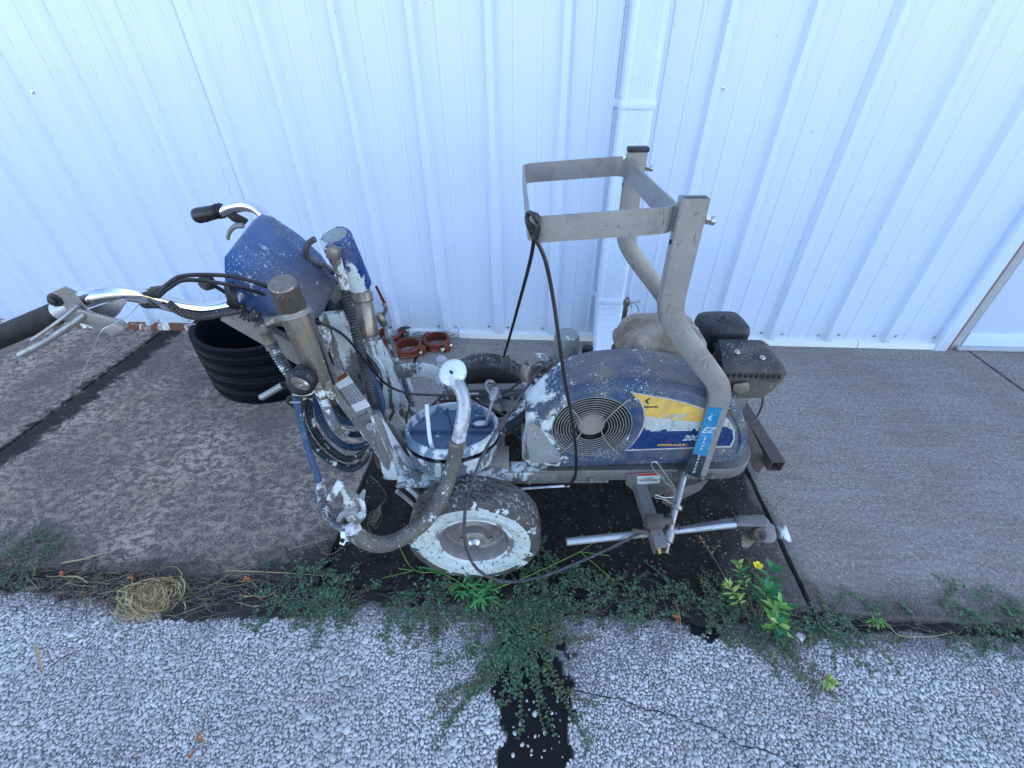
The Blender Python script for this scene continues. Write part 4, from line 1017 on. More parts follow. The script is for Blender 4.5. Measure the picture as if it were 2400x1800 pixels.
bm = BM(); coil(bm, L3((1262, 885, .33), (1262, 915, .32), (1250, 945, .30), (1228, 975, .27), (1190, 1000, .24), (1165, 1008, .22)), .015, .006, .2, 12); part('pump_hose', bm, 'hose')
bm = BM(); tube(bm, L3((1243, 900, .35), (1240, 925, .33), (1230, 955, .30), (1205, 985, .28), (1178, 998, .26)), .017, 12); part('painted_elbow', bm, 'whitemess')
bm = BM(); hull(bm, [L(x, y, b=b_) for b_ in (.50, .545) for x, y in ((1100, 930), (1250, 915), (1250, 952), (1180, 965), (1100, 965))], .004); part('side_beam', bm, 'pipe_white')
bm = BM(); box(bm, L(1165, 1075, b=.18), (.07, .07, .035), bev=.002); part('pump_foot', bm, 'wood')
bm = BM(); cyl(bm, L(1196, 868, b=.62), L(1188, 830, b=.62), .009, seg=10); part('ear_lug', bm, 'steel')
bm = BM(); hull(bm, [L(x, y, b=.20) for x, y in ((870, 1060), (905, 1058), (925, 1095), (905, 1102), (885, 1098))]+[L(x, y, b=.23) for x, y in ((870, 1060), (905, 1058), (925, 1095), (885, 1098))], .003); part('rusty_lug', bm, 'rust_steel')
# clutter under the engine deck
random.seed(5)
for k in range(9):
    bm = BM(); a0 = random.uniform(-.05, .30); b0 = random.uniform(.24, .5)
    tube(bm, [Vector((a0, b0, .33)), Vector((a0+random.uniform(-.08, .08), b0+.05, .38+random.uniform(0, .04))), Vector((a0+random.uniform(-.15, .15), b0+random.uniform(-.1, .1), .35))], random.uniform(.004, .009), 8); part('deck_hose', bm, random.choice(['hose', 'spring_dark', 'bronze_white', 'hose']))

# ---- necks that carry the handlebars
nk = L3((530, 728, .24), (610, 775, .235), (690, 822, .225), (775, 882, .185), (840, 968, .155), (905, 1052, .15))
bm = BM(); sweep(bm, nk[:1]+nk[1:], EV, .052, .026, 6); neck1 = part('neck_tube', bm, 'silver_neck')
bm = BM(); sweep(bm, L3((845, 968, .150), (875, 1006, .148), (902, 1046, .146)), EV, .050, .034, 4); part('painted_neck', bm, 'silver_white', neck1)
bm = BM(); prism(bm, L3((781, 892, .166), (812, 874, .166), (868, 952, .143), (834, 966, .143)), EV*.001); lb2 = part('warning_label', bm, 'label', neck1, smooth=False)
dnn = (L(834, 966, b=.142)-L(781, 892, b=.165)).normalized(); acn = -dnn.cross(EV)
if acn.x < 0: acn = -acn
text_mesh('small_print', '\n'.join(['keep all guards in place and read', 'the manual before use. wear eyes', 'and hearing protection. relieve all', 'pressure before cleaning the tip']*3), .0042, M['ink'], lb2, L(825, 924, b=.1525), acn, -dnn, 0, .0001)
bm = BM(); prism(bm, L3((781, 890, .1652), (811, 873, .1652), (816, 881, .163), (787, 899, .163)), EV*.0006); part('orange_bar', bm, 'orange', lb2, smooth=False)
bm = BM(); sweep(bm, L3((862, 975, .150), (900, 1040, .150), (945, 1095, .150), (1005, 1120, .150), (1075, 1124, .150)), EV, .058, .040, 5); part('neck_foot', bm, 'silver_white')
bm = BM(); hull(bm, L3((868, 975, .118), (890, 972, .118), (880, 1000, .118), (905, 1100, .118), (935, 1125, .118), (900, 1125, .118), (868, 975, .125), (890, 972, .125), (905, 1100, .125), (935, 1125, .125)), .003); part('foot_flange', bm, 'silver_white')
bm = BM(); cyl(bm, L(868, 1000, b=.124), L(868, 1000, b=.110), .011, seg=6); part('neck_bolt', bm, 'steel')
bm = BM(); tube(bm, L3((950, 1135, .13), (978, 1160, .10), (1000, 1190, .10)), .010, 10); part('axle_strut', bm, 'pipe_white'); bm = BM(); tube(bm, L3((930, 1150, .20), (960, 1175, .20), (985, 1200, .20)), .007, 8); part('axle_strut', bm, 'pipe_white')
nk2 = L3((770, 660, .46), (838, 745, .46), (888, 830, .46), (925, 905, .46), (965, 985, .46))
bm = BM(); sweep(bm, nk2, EV, .050, .03, 5); neck2 = part('neck_tube', bm, 'silver_neck')
bm = BM(); sweep(bm, L3((872, 800, .44), (905, 870, .44), (940, 940, .44), (965, 985, .44)), EV, .054, .032, 5); part('painted_neck', bm, 'whitemess', neck2)
bm = BM(); hull(bm, L3((780, 850, .16), (840, 812, .16), (905, 905, .16), (880, 985, .16), (850, 960, .16), (800, 880, .16), (780, 850, .44), (840, 812, .44), (900, 905, .44)), .004) ; bm.free()
bm = BM(); prism(bm, L3((745, 740, .30), (800, 735, .30), (850, 850, .30), (868, 905, .30), (850, 930, .30), (790, 870, .30), (760, 800, .30)), EV*.02, .004); part('cross_web', bm, 'silver_white')
bm = BM(); prism(bm, L3((850, 800, .36), (890, 850, .36), (925, 905, .36), (940, 960, .36), (900, 960, .36), (868, 900, .36)), EV*.01, .002); part('paint_curtain', bm, 'whitemess')
bm = BM(); hull(bm, L3((735, 762, .20), (770, 765, .20), (778, 790, .20), (770, 830, .20), (755, 820, .20), (742, 762, .30), (770, 765, .30), (778, 790, .30)), .006); part('pivot_bracket', bm, 'blue_dirty')

bm = BM(); prism(bm, L3((905, 985, .19), (925, 1000, .19), (960, 1045, .19), (1040, 1095, .19), (1045, 1118, .19), (960, 1100, .19), (925, 1050, .19)), EV*.006, .001); part('foot_gusset', bm, 'silver_white')
# ---- console
bm = BM()
cn = L3((525, 603, .20), (545, 585, .20), (527, 690, .20), (533, 730, .20), (640, 750, .20), (655, 742, .20),
        (592, 517, .46), (612, 501, .50), (640, 508, .50), (700, 548, .50), (755, 598, .48), (789, 652, .42), (787, 668, .38), (756, 738, .28), (715, 765, .22), (690, 760, .20), (770, 690, .30))
hull(bm, cn, .018, 4); cs = part('console', bm, 'blue', ang=75)
bm = BM(); lathe(bm, L(556, 692, b=.165), (-.7, -.4, .1), [(0, .030), (.010, .030), (.014, .026), (.02, .022)], 24); part('console_boot', bm, 'black', cs)
bm = BM(); coil(bm, L3((560, 705, .18), (570, 735, .17), (590, 742, .17), (605, 728, .18)), .0125, .006, .2, 12); part('cable_sleeve', bm, 'spring_dark', cs)
bm = BM(); tube(bm, L3((738, 560, .40), (722, 572, .40), (718, 595, .40), (735, 615, .40), (765, 625, .40), (780, 640, .38)), .0075, 10); part('console_hose', bm, 'hose_dirty', cs)
bm = BM(); tube(bm, L3((700, 560, .50), (740, 600, .48), (775, 640, .46), (790, 665, .42)), .0035, 8); part('console_cable', bm, 'cable', cs)
bm = BM(); lathe(bm, L(484, 662, b=.30), (-.3, -.9, .2), [(-.012, .016), (-.008, .019), (.006, .019), (.012, .014), (.013, .003)], 14); tube(bm, L3((500, 668, .30), (520, 680, .32), (535, 690, .34)), .005, 8); part('dial_knob', bm, 'black', cs)
bm = BM(); hull(bm, L3((775, 720, .42), (800, 700, .42), (835, 740, .42), (820, 755, .42), (800, 745, .42), (775, 720, .46), (800, 700, .46), (835, 740, .46)), .003); part('hanger', bm, 'dark')

# ---- handlebars
hb = part
bm = BM(); tube(bm, L3((172, 712, .025), (205, 700, .03), (240, 690, .035), (275, 687, .045), (315, 690, .06), (360, 702, .08), (410, 716, .10), (460, 724, .12), (505, 722, .14), (540, 712, .16), (562, 695, .19)), .0150, 18, 6); h1 = part('handlebar', bm, 'chrome')
bm = BM(); tube(bm, L3((515, 500, .60), (535, 491, .59), (560, 484, .57), (585, 484, .55), (608, 494, .53), (640, 525, .50)), .0148, 16, 6); part('handlebar', bm, 'chrome')
bm = BM(); g0, g1 = L(-60, 815, b=.0), L(150, 727, b=.025); tube(bm, [g0, g0.lerp(g1, .33), g0.lerp(g1, .66), g1], .0195, 20, 3); part('grip', bm, 'grip_worn', h1)
bm = BM(); lathe(bm, g1, (L(172, 712, b=.025)-g1), [(-.004, .0205), (0, .0205), (.018, .0185), (.028, .017)], 20); part('grip_collar', bm, 'pipe_white', h1)
bm = BM(); g0, g1 = L(462, 506, b=.61), L(518, 494, b=.60); gd = (g1-g0).normalized()
lathe(bm, g0, gd, [(-.006, .008), (-.003, .019), (.004, .0215), ((g1-g0).length, .0185)], 22)
for k in range(4): lathe(bm, g0+gd*((g1-g0).length-.012+.0045*k), gd, [(0, .0195), (.0015, .0215), (.003, .0195)], 18)
hull(bm, L3((468, 512, .60), (492, 514, .60), (488, 522, .60), (472, 520, .60), (470, 512, .62), (492, 514, .62)), .004); part('grip', bm, 'grip')
bm = BM(); hull(bm, L3((518, 492, .585), (532, 488, .585), (545, 505, .585), (570, 517, .585), (585, 515, .585), (572, 530, .585), (545, 520, .585), (528, 505, .585), (518, 492, .60), (532, 488, .60), (572, 524, .60), (545, 512, .60)), .002)
bl = part('brake_lever_mount', bm, 'black')
bm = BM(); tube(bm, L3((570, 528, .575), (552, 530, .575), (540, 540, .575), (534, 555, .575), (536, 562, .575)), lambda t: .0085-.004*t, 10); part('brake_lever', bm, 'silver_clean', bl)
# near lever assembly
b0 = .012
bm = BM()
prism(bm, L3((112, 700, b0), (118, 686, b0), (150, 674, b0), (172, 680, b0), (190, 705, b0), (205, 724, b0), (228, 736, b0), (262, 752, b0), (290, 757, b0), (246, 780, b0), (212, 762, b0), (180, 752, b0), (160, 745, b0), (135, 722, b0)), EV*-.003, .0008); lm = part('lever_bracket', bm, 'steel')
bm = BM(); prism(bm, L3((205, 726, .03), (285, 700, .03), (296, 706, .03), (278, 735, .03), (262, 750, .03), (222, 740, .03)), EV*.003, .0008); prism(bm, L3((118, 686, .045), (150, 672, .045), (188, 690, .045), (190, 705, .045), (140, 700, .045)), EV*.003, .0008); part('bracket_wing', bm, 'silver_clean', lm)
bm = BM(); box(bm, L(232, 748, b=.0), (.085, .006, .022), Matrix.Rotation(R(22), 3, 'Y'), .002); box(bm, L(272, 768, b=-.004), (.03, .02, .018), Matrix.Rotation(R(-25), 3, 'Y'), .002); part('lever_arm', bm, 'silver_clean', lm)
bm = BM(); p = L(130, 703, b=b0-.003); lathe(bm, p, (0, -1, .1), [(0, .012), (.002, .012), (.003, .007), (.006, .006)], 18); lathe(bm, p, (0, -1, .1), [(.003, .007), (.009, .0065), (.010, .002)], 12); part('pivot_bolt', bm, 'black', lm)
bm = BM(); P = L3((200, 735, .0), (172, 757, -.01), (130, 785, -.02), (90, 810, -.03), (48, 832, -.035))
for s in (-1, 1):
    pass
tube(bm, P, .0062, 12); tube(bm, [p+Vector((-.004, -.0, .016-.006*i/4)) for i, p in enumerate(P[:4])], .003, 8); part('squeeze_lever', bm, 'steel', lm)
bm = BM(); tube(bm, L3((330, 708, .04), (300, 740, .0), (262, 760, -.01), (236, 778, -.012), (215, 830, -.01), (197, 868, -.01), (187, 905, -.01)), .0008, 5, 4); part('loose_wire', bm, 'wire', lm)
bm = BM()
for k in range(5): torus(bm, Vector((0, 0, 0)), .018, .0028, 20, 6)
bm.free(); bm = BM(); cq = L(352, 700, b=.078)
for k in range(5):
    c_ = cq+Vector((.005*k-.01, 0, .0)); lathe(bm, c_, (1, 0, .15), [(-.0025, .016), (-.001, .0195), (.001, .0195), (.0025, .016)], 18)
hull(bm, L3((345, 690, .06), (352, 672, .06), (385, 668, .07), (398, 678, .07), (375, 700, .07), (345, 690, .09), (352, 672, .09), (385, 668, .09), (375, 700, .09)), .003); part('cable_clamp', bm, 'spring_dark', h1)
bm = BM(); tube(bm, L3((370, 688, .06), (395, 665, .07), (425, 648, .09), (480, 644, .12), (545, 648, .15), (600, 662, .17), (625, 672, .18)), .0042, 8, 6); part('brake_cable', bm, 'cable')
bm = BM(); tube(bm, L3((372, 692, .06), (400, 672, .07), (430, 657, .085), (490, 660, .12), (560, 672, .15), (620, 690, .18)), .0040, 8, 6); part('brake_cable', bm, 'cable')
bm = BM(); coil(bm, L3((395, 712, .07), (430, 735, .08), (470, 742, .10), (520, 735, .12), (560, 728, .15)), .0085, .005, .2, 10); part('cable_sleeve', bm, 'spring_dark')
bm = BM(); tube(bm, L3((700, 742, .18), (760, 760, .18), (810, 790, .20), (860, 850, .24), (905, 900, .28), (960, 922, .30), (1060, 927, .32), (1150, 925, .34), (1200, 910, .36), (1260, 850, .38)), .0035, 8, 6); part('throttle_cable', bm, 'cable')
bm = BM(); tube(bm, L3((722, 735, .10), (745, 790, .085), (765, 850, .08), (782, 900, .09)), .0028, 6, 5); part('thin_cable', bm, 'cable')

# ---- hydraulic cylinders
def along(p, q, t): return p+(q-p)*t
k0, k1 = L(660, 662, b=.115), L(686, 722, b=.135)
kd = (k1-k0).normalized()
bm = BM(); L_ = (k1-k0).length; rr = .0275; loops = []; u = kd.orthogonal().normalized(); v = kd.cross(u)
prf_ = [(0, rr-.004), (.0015, rr-.0015), (.004, rr), (.010, rr)]
for h, r_ in prf_: loops.append([bm.verts.new(k0+kd*h+(u*math.cos(2*PI*k/96)+v*math.sin(2*PI*k/96))*r_) for k in range(96)])
for h in (.012, L_): loops.append([bm.verts.new(k0+kd*h+(u*math.cos(2*PI*k/96)+v*math.sin(2*PI*k/96))*(rr+(.0007 if k % 2 else -.0012))) for k in range(96)])
rings(bm, loops); kn = part('knurled_cap', bm, 'bronze')
kb = L(765, 905, b=.115); kt = k1
bm = BM(); Lc = (kb-kt).length; cd = (kb-kt).normalized()
lathe(bm, kt, cd, [(0, .028), (.002, .034), (.004, .0345), (.014, .0345), (.016, .031), (.02, .031), (Lc-.03, .031), (Lc-.01, .029), (Lc, .022)], 32); cy = part('filter_cylinder', bm, 'bronze')
bm = BM(); lathe(bm, kt+cd*.004, cd, [(0, .0348), (.010, .0350), (.011, .033)], 32); part('collar_ring', bm, 'silver_clean', cy)
bm = BM(); p = L(673, 762, b=.165); lathe(bm, p, (-.35, -1, .1), [(-.004, .009), (.004, .009), (.005, .0075), (.001, .005)], 12); part('port', bm, 'yellow', cy)
# fittings left of the filter cylinder
bm = BM(); p0, p1 = L(622, 762, b=.17), L(648, 820, b=.17); lathe(bm, L(618, 768, b=.17)-EV*.0, (p1-p0), [(-.014, .010), (-.010, .018), (.004, .019), (.012, .013), (.03, .012), (.04, .015), (.055, .015), (.058, .011)], 12); tube(bm, L3((622, 758, .17), (640, 752, .18), (662, 752, .19)), .013, 10, 3); part('swivel_fitting', bm, 'bronze_white')
bm = BM(); coil(bm, L3((636, 805, .165), (655, 840, .16), (675, 870, .155), (690, 890, .15)), .0140, .0070, .28, 12); part('spring_guard', bm, 'spring')
bm = BM(); coil(bm, L3((768, 905, .13), (778, 945, .12), (790, 975, .115), (798, 1000, .11)), lambda: 0, .0048, .2, 12) if 0 else coil(bm, L3((752, 925, .095), (765, 955, .09), (779, 985, .09), (792, 1003, .09)), .0120, .0066, .28, 12); part('spring_guard', bm, 'spring')
bm = BM(); cyl(bm, L(742, 892, b=.095), L(757, 932, b=.095), .0145, .0125, 8, .002); part('hose_fitting', bm, 'bronze_white'); bm = BM(); cyl(bm, L(766, 890, b=.10), L(780, 930, b=.10), .0115, .0125, 8, .002); part('hose_fitting', bm, 'bronze_white'); bm = BM(); cyl(bm, L(791, 1002, b=.09), L(802, 1022, b=.09), .010, .007, 10); part('hose_fitting', bm, 'bronze_white')
bm = BM(); lathe(bm, L(795, 930, b=.20), EZ, [(-.015, .012), (-.01, .022), (.02, .022), (.024, .015)], 16); part('rusty_fitting', bm, 'rust_steel')
# dark valve knob and lever below
bm = BM(); q0, q1 = L(712, 872, b=.12), L(700, 912, b=.07)
cyl(bm, L(722, 874, b=.12), L(703, 900, b=.05), .029, .031, 24, .009); vk = part('valve_knob', bm, 'black')
bm = BM(); hull(bm, L3((655, 900, .09), (662, 893, .09), (700, 892, .09), (705, 905, .09), (668, 912, .09), (656, 908, .09), (655, 900, .105), (700, 892, .105), (705, 905, .105)), .003); part('valve_paddle', bm, 'black', vk)
bm = BM(); lathe(bm, L(702, 902, b=.046), (-.2, -.8, -.2), [(-.004, .021), (.0, .020), (.003, .012), (.002, .008), (.006, .007), (.008, .003)], 18); part('valve_face', bm, 'bronze_white', vk)
bm = BM(); cyl(bm, L(612, 932, b=.08), L(662, 903, b=.09), .0075, seg=14); part('lever_rod', bm, 'steel', vk)
bm = BM(); tube(bm, L3((688, 925, .07), (715, 926, .06), (732, 920, .07), (735, 905, .08), (728, 898, .09)), .0028, 8); tube(bm, L3((680, 943, .06), (704, 943, .06)), .0022, 6, 1); part('wire_hook', bm, 'wire')
bm = BM(); hull(bm, L3((672, 928, .12), (700, 925, .12), (698, 960, .12), (688, 958, .12), (670, 945, .12), (672, 928, .16), (700, 925, .16), (698, 960, .16), (670, 945, .16)), .005); part('valve_body', bm, 'black')
# blue motor, second cylinder and its hose
m0, m1 = L(784, 550, b=.335), L(838, 668, b=.375)
bm = BM(); d = (m1-m0).normalized(); Lm = (m1-m0).length
lathe(bm, m0, d, [(.002, .006), (.003, .028), (.0, .031), (.001, .035), (.006, .038), (.09, .038), (Lm, .037)], 36); mt = part('motor_housing', bm, 'blue_white')
bm = BM(); lathe(bm, m0-d*.0005, d, [(0, .005), (.001, .029), (.004, .030)], 30); part('end_plate', bm, 'greycup', mt)
m2 = L(866, 790, b=.32)
bm = BM(); d2 = (m2-m1).normalized(); L2_ = (m2-m1).length
lathe(bm, m1, d2, [(-.02, .034), (.0, .036), (.004, .030), (.02, .030), (.022, .033), (.045, .033), (.047, .027), (.055, .029), (L2_-.01, .028), (L2_, .024)], 30); part('hydraulic_cylinder', bm, 'bronze')
bm = BM(); cyl(bm, m2, m2+d2*.05, .011, seg=14); lathe(bm, m2+d2*.01, d2, [(0, .018), (.012, .018), (.014, .013)], 14); part('piston_rod', bm, 'steel')
bm = BM(); f0 = L(782, 592, b=.275); box(bm, f0, (.028, .028, .030), Matrix.Rotation(R(20), 3, 'Y'), .006); cyl(bm, L(788, 606, b=.28), L(800, 645, b=.285), .0125, .0125, 6, .002); cyl(bm, L(800, 645, b=.285), L(810, 680, b=.28), .0135, .012, 14, .002); part('brass_fitting', bm, 'bronze_white')
bm = BM(); coil(bm, L3((808, 678, .28), (822, 730, .27), (836, 790, .26), (850, 850, .25), (862, 900, .24), (874, 945, .23)), .0132, .0078, .30, 14); part('armoured_hose', bm, 'spring_dark')
bm = BM(); hull(bm, L3((878, 671, .50), (884, 669, .50), (905, 710, .50), (900, 716, .50), (878, 671, .506), (884, 669, .506), (905, 710, .506), (900, 716, .506)), .002); vl = part('valve_lever', bm, 'red')
bm = BM(); tube(bm, L3((898, 710, .50), (904, 724, .50), (898, 738, .50), (890, 748, .50)), .006, 8); cyl(bm, L(885, 735, b=.49), L(902, 762, b=.49), .013, seg=10, bev=.003); part('ball_valve', bm, 'bronze', vl)
bm = BM(); coil(bm, L3((905, 765, .49), (915, 800, .48), (930, 850, .47), (945, 885, .46), (960, 930, .44), (970, 965, .42)), .010, .0052, .2, 10); part('armoured_hose', bm, 'spring')
bm = BM(); tube(bm, L3((955, 885, .44), (962, 905, .44), (966, 918, .44)), .006, 8); part('white_tube', bm, 'white')

# arched white bracket behind the pail
bm = BM(); sweep(bm, L3((930, 872, .44), (965, 868, .44), (1000, 868, .44), (1030, 880, .44), (1045, 905, .44), (1048, 935, .44)), EV, .050, .010, 6); part('arched_bracket', bm, 'silver_white')
bm = BM(); lathe(bm, L(1036, 848, b=.36), Vector((-.2, -.3, .9)), [(-.02, .008), (-.012, .010), (-.008, .0175), (.0, .0175), (.003, .012), (.010, .015), (.016, .013), (.018, .003)], 16); part('knob', bm, 'pipe_white')
# ---- suction pipe with flange and braided hose down to the gun
bm = BM(); fl = L(1060, 872, b=.20); fd = Vector((-.25, -.45, .85))
lathe(bm, fl, fd, [(-.034, .020), (-.026, .027), (-.012, .035), (.000, .037), (.005, .034), (.010, .026), (.012, .01)], 26); sf = part('suction_flange', bm, 'white')
bm = BM(); lathe(bm, L(1062, 877, b=.19), fd, [(0, .004), (.018, .003)], 8); part('flange_plug', bm, 'dark', sf)
bm = BM(); tube(bm, L3((1060, 885, .19), (1075, 905, .17), (1086, 932, .15), (1087, 965, .13), (1080, 1005, .11), (1073, 1038, .10)), .0178, 20, 6); part('suction_pipe', bm, 'pipe_white')
bm = BM(); tube(bm, L3((1073, 1032, .10), (1066, 1070, .09), (1052, 1120, .06), (1030, 1175, .01), (992, 1225, -.045), (940, 1262, -.075), (895, 1276, -.09), (858, 1268, -.10), (828, 1247, -.10)), .0200, 20, 7); part('suction_hose', bm, 'hose_dirty')
bm = BM(); lathe(bm, L(1073, 1036, b=.10), (-.2, -.1, -1), [(-.006, .021), (0, .0225), (.010, .0225), (.014, .0205)], 20); part('hose_clamp', bm, 'bronze_white')
# blue hose and spray gun
bm = BM(); tube(bm, L3((690, 920, .10), (697, 950, .08), (708, 1000, .06), (724, 1060, .03), (742, 1110, .01), (749, 1132, .0)), .0078, 12, 6); part('paint_hose', bm, 'hose_blue')
bm = BM(); coil(bm, L3((748, 1128, .0), (754, 1160, -.01), (760, 1195, -.03), (775, 1222, -.05), (800, 1236, -.07), (820, 1242, -.09)), .0120, .0068, .28, 12); part('spring_guard', bm, 'spring')
gun_b = -.09
bm = BM(); hull(bm, L3((800, 1165, gun_b), (838, 1152, gun_b), (858, 1178, gun_b), (862, 1205, gun_b), (850, 1225, gun_b), (828, 1235, gun_b), (806, 1218, gun_b), (808, 1190, gun_b), (812, 1180, gun_b+.04), (845, 1170, gun_b+.04), (850, 1215, gun_b+.04), (822, 1222, gun_b+.04)), .008, 3); gn = part('spray_gun', bm, 'silver_white')
bm = BM(); sweep(bm, L3((798, 1132, gun_b-.005), (785, 1150, gun_b-.005), (775, 1168, gun_b-.005)), EV, .016, .014, 3); hull(bm, L3((793, 1127, gun_b), (808, 1134, gun_b), (838, 1158, gun_b), (812, 1178, gun_b), (796, 1148, gun_b), (793, 1127, gun_b+.02), (808, 1134, gun_b+.02), (838, 1158, gun_b+.02), (812, 1178, gun_b+.02)), .004); part('gun_handle', bm, 'silver_white', gn)
bm = BM(); hull(bm, L3((840, 1162, gun_b), (852, 1146, gun_b), (858, 1148, gun_b), (854, 1176, gun_b), (840, 1162, gun_b+.015), (852, 1146, gun_b+.015), (858, 1148, gun_b+.015)), .002); part('gun_lug', bm, 'galv', gn)
bm = BM(); sweep(bm, L3((835, 1200, gun_b-.012), (815, 1200, gun_b-.016), (800, 1208, gun_b-.02), (794, 1218, gun_b-.02)), EV, .009, .012, 5); part('trigger', bm, 'galv', gn)
bm = BM(); cyl(bm, L(846, 1207, b=gun_b-.006), L(846, 1207, b=gun_b-.014), .008, seg=12); cyl(bm, L(820, 1245, b=-.10), L(836, 1232, b=-.095), .014, .015, 12, .002); cyl(bm, L(812, 1240, b=-.10), L(842, 1242, b=-.10), .013, seg=12, bev=.002); part('gun_fitting', bm, 'pipe_white', gn)
bm = BM(); hull(bm, L3((800, 1245, -.10), (822, 1245, -.10), (826, 1256, -.10), (815, 1272, -.11), (800, 1265, -.11), (797, 1252, -.10), (800, 1245, -.08), (822, 1245, -.08), (815, 1268, -.08), (800, 1262, -.08)), .006, 3); hull(bm, L3((798, 1263, -.105), (812, 1268, -.105), (806, 1279, -.105), (795, 1275, -.105), (800, 1265, -.085), (812, 1268, -.085), (804, 1277, -.085)), .002); tg = part('tip_guard', bm, 'white', gn)
bm = BM(); lathe(bm, L(802, 1268, b=-.112), (-.1, -1, 0), [(-.004, .005), (.002, .005), (.001, .003)], 10); part('tip', bm, 'dark', tg)

# ---- coils of hose hanging behind the neck
coilset = [
    ((722, 915, .14), (728, 985, .14), (760, 1040, .15), (810, 1075, .17), (852, 1060, .20), (872, 1010, .22), 'hose', .0098),
    ((738, 915, .18), (748, 975, .18), (775, 1020, .19), (815, 1048, .21), (858, 1040, .23), (885, 1000, .25), 'hose_blue', .0098),
    ((712, 918, .12), (706, 985, .12), (736, 1045, .12), (790, 1090, .14), (830, 1098, .16), (866, 1060, .20), 'hose', .0095),
    ((750, 912, .22), (762, 960, .22), (790, 1000, .23), (825, 1018, .25), (860, 1010, .27), (880, 985, .28), 'hose', .0100),
    ((700, 930, .16), (714, 1000, .15), (752, 1062, .16), (808, 1092, .17), (845, 1085, .18), (870, 1050, .22), 'hose', .0060),
    ((770, 905, .26), (785, 945, .26), (805, 970, .27), (835, 985, .29), (862, 975, .31), (880, 950, .32), 'hose', .0105),
]
for c_ in coilset:
    bm = BM(); P = L3(*c_[:6]); top = [P[-1]+Vector((.02, .03, .08)), P[-1]+Vector((-.01, .05, .17))]
    tube(bm, P+top, c_[7], 12, 8); part('coiled_hose', bm, c_[6])
for k in range(5):
    bm = BM(); pts = []
    for j in range(13):
        q = R(170+j*16); pts.append(L(822, 955, b=.30+.012*k)+Vector((.075*math.cos(q)*(1-.06*k), .0, .065*math.sin(q)*(1-.06*k)+.0)))
    tube(bm, pts, .0095, 10, 3); part('coiled_hose', bm, 'hose' if k % 2 else 'hose_blue')
bm = BM(); tube(bm, L3((752, 935, .13), (770, 965, .13), (800, 1000, .14), (830, 1010, .14)), .0022, 6); part('bare_wire', bm, 'wire')
bm = BM(); tube(bm, L3((905, 975, .2), (890, 1010, .2), (870, 1045, .18), (850, 1080, .16)), .006, 8); part('coiled_hose', bm, 'hose_dirty')

# ---- pail seat under the lid
PC = L(1060, 1003, z=.43)
bm = BM(); lathe(bm, Vector((PC.x, PC.y-.012, .340)), (0, .19, .98), [(0, .120), (.01, .130), (.050, .135), (.055, .139), (.061, .139), (.061, .134), (.02, .128), (.02, .01)], 56); part('pail_seat', bm, 'pail_rim')
bm = BM(); box(bm, (PC.x, PC.y, .34), (.30, .28, .010)); part('pail_tray', bm, 'silver_white')

# ================================================================== things that rest on or hang from the machine
def mw(p): # machine -> world
    return MO+mu*p.x+mv*p.y+EZ*p.z
def world_thing(name, label, cat, p, group=None): return thing(name, label, cat, p, MA, group)
pl = world_thing('pail_lid', 'blue paint-streaked pail lid with moulded ribs lying on the machine frame', 'lid', mw(Vector((PC.x, PC.y, .411))))
bm = BM(); lathe(bm, (0, 0, 0), EZ, [(.006, .122), (.029, .124), (.031, .128), (.029, .133), (.020, .136), (.004, .136), (0, .128)], 64, cap=False); finish('lid_rim', bm, M['lid_rim'], pl); bm = BM(); lathe(bm, (0, 0, 0), EZ, [(0, .118), (0, .124), (.006, .1245), (.006, .01)], 64); finish('lid_plate', bm, M['pail'], pl)
bm = BM()
for a0, a1, w in (((-.12, -.01), (.12, -.015), .004), ((-.028, .115), (.004, 0), .004), ((.004, -.01), (.05, -.112), .004)):
    p, q = Vector((*a0, .012)), Vector((*a1, .012)); sweep(bm, [p, q], EZ, w, .013)
finish('lid_rib', bm, M['pail'], pl)
bm = BM(); lathe(bm, (.078, .035, .006), EZ, [(0, .030), (.012, .030), (.012, .026), (.002, .026), (.002, .004)], 32); finish('lid_cup', bm, M['pail'], pl)
bm = BM(); lathe(bm, (.078, .030, .0085), EZ, [(0, .022), (.001, .020)], 20); finish('dried_paint', bm, M['white'], pl)
pl.rotation_euler[0] = R(-11)
sk = thing('agitator_rod', 'white knobbed metal rod standing in the cup of the blue lid', 'rod')
bm = BM(); a_, b_ = mw(L(1137, 998, z=.43)), mw(L(1156, 935, b=.30)); cyl(bm, a_, b_, .0048, seg=10); finish('shaft', bm, M['galv'], sk)
bm = BM(); lathe(bm, b_, (b_-a_), [(-.008, .006), (0, .013), (.012, .017), (.022, .017), (.026, .012), (.034, .014), (.036, .004)], 16); finish('knob', bm, M['pipe_white'], sk)
bm = BM(); tube(bm, [mw(p) for p in L3((1150, 925, .31), (1140, 908, .32), (1142, 895, .33), (1155, 895, .33), (1162, 908, .33), (1158, 922, .32))], .005, 8); finish('bail', bm, M['steel'], sk)
bm = BM(); tube(bm, [mw(p) for p in L3((1000, 948, .20), (1003, 985, .17), (1008, 1030, .14), (1018, 1065, .12), (1030, 1085, .12))], .0055, 10); o = finish('drain_tube', bm, M['white'], None); tag(o, 'thin white drain tube bent over the left edge of the blue lid', 'tube')

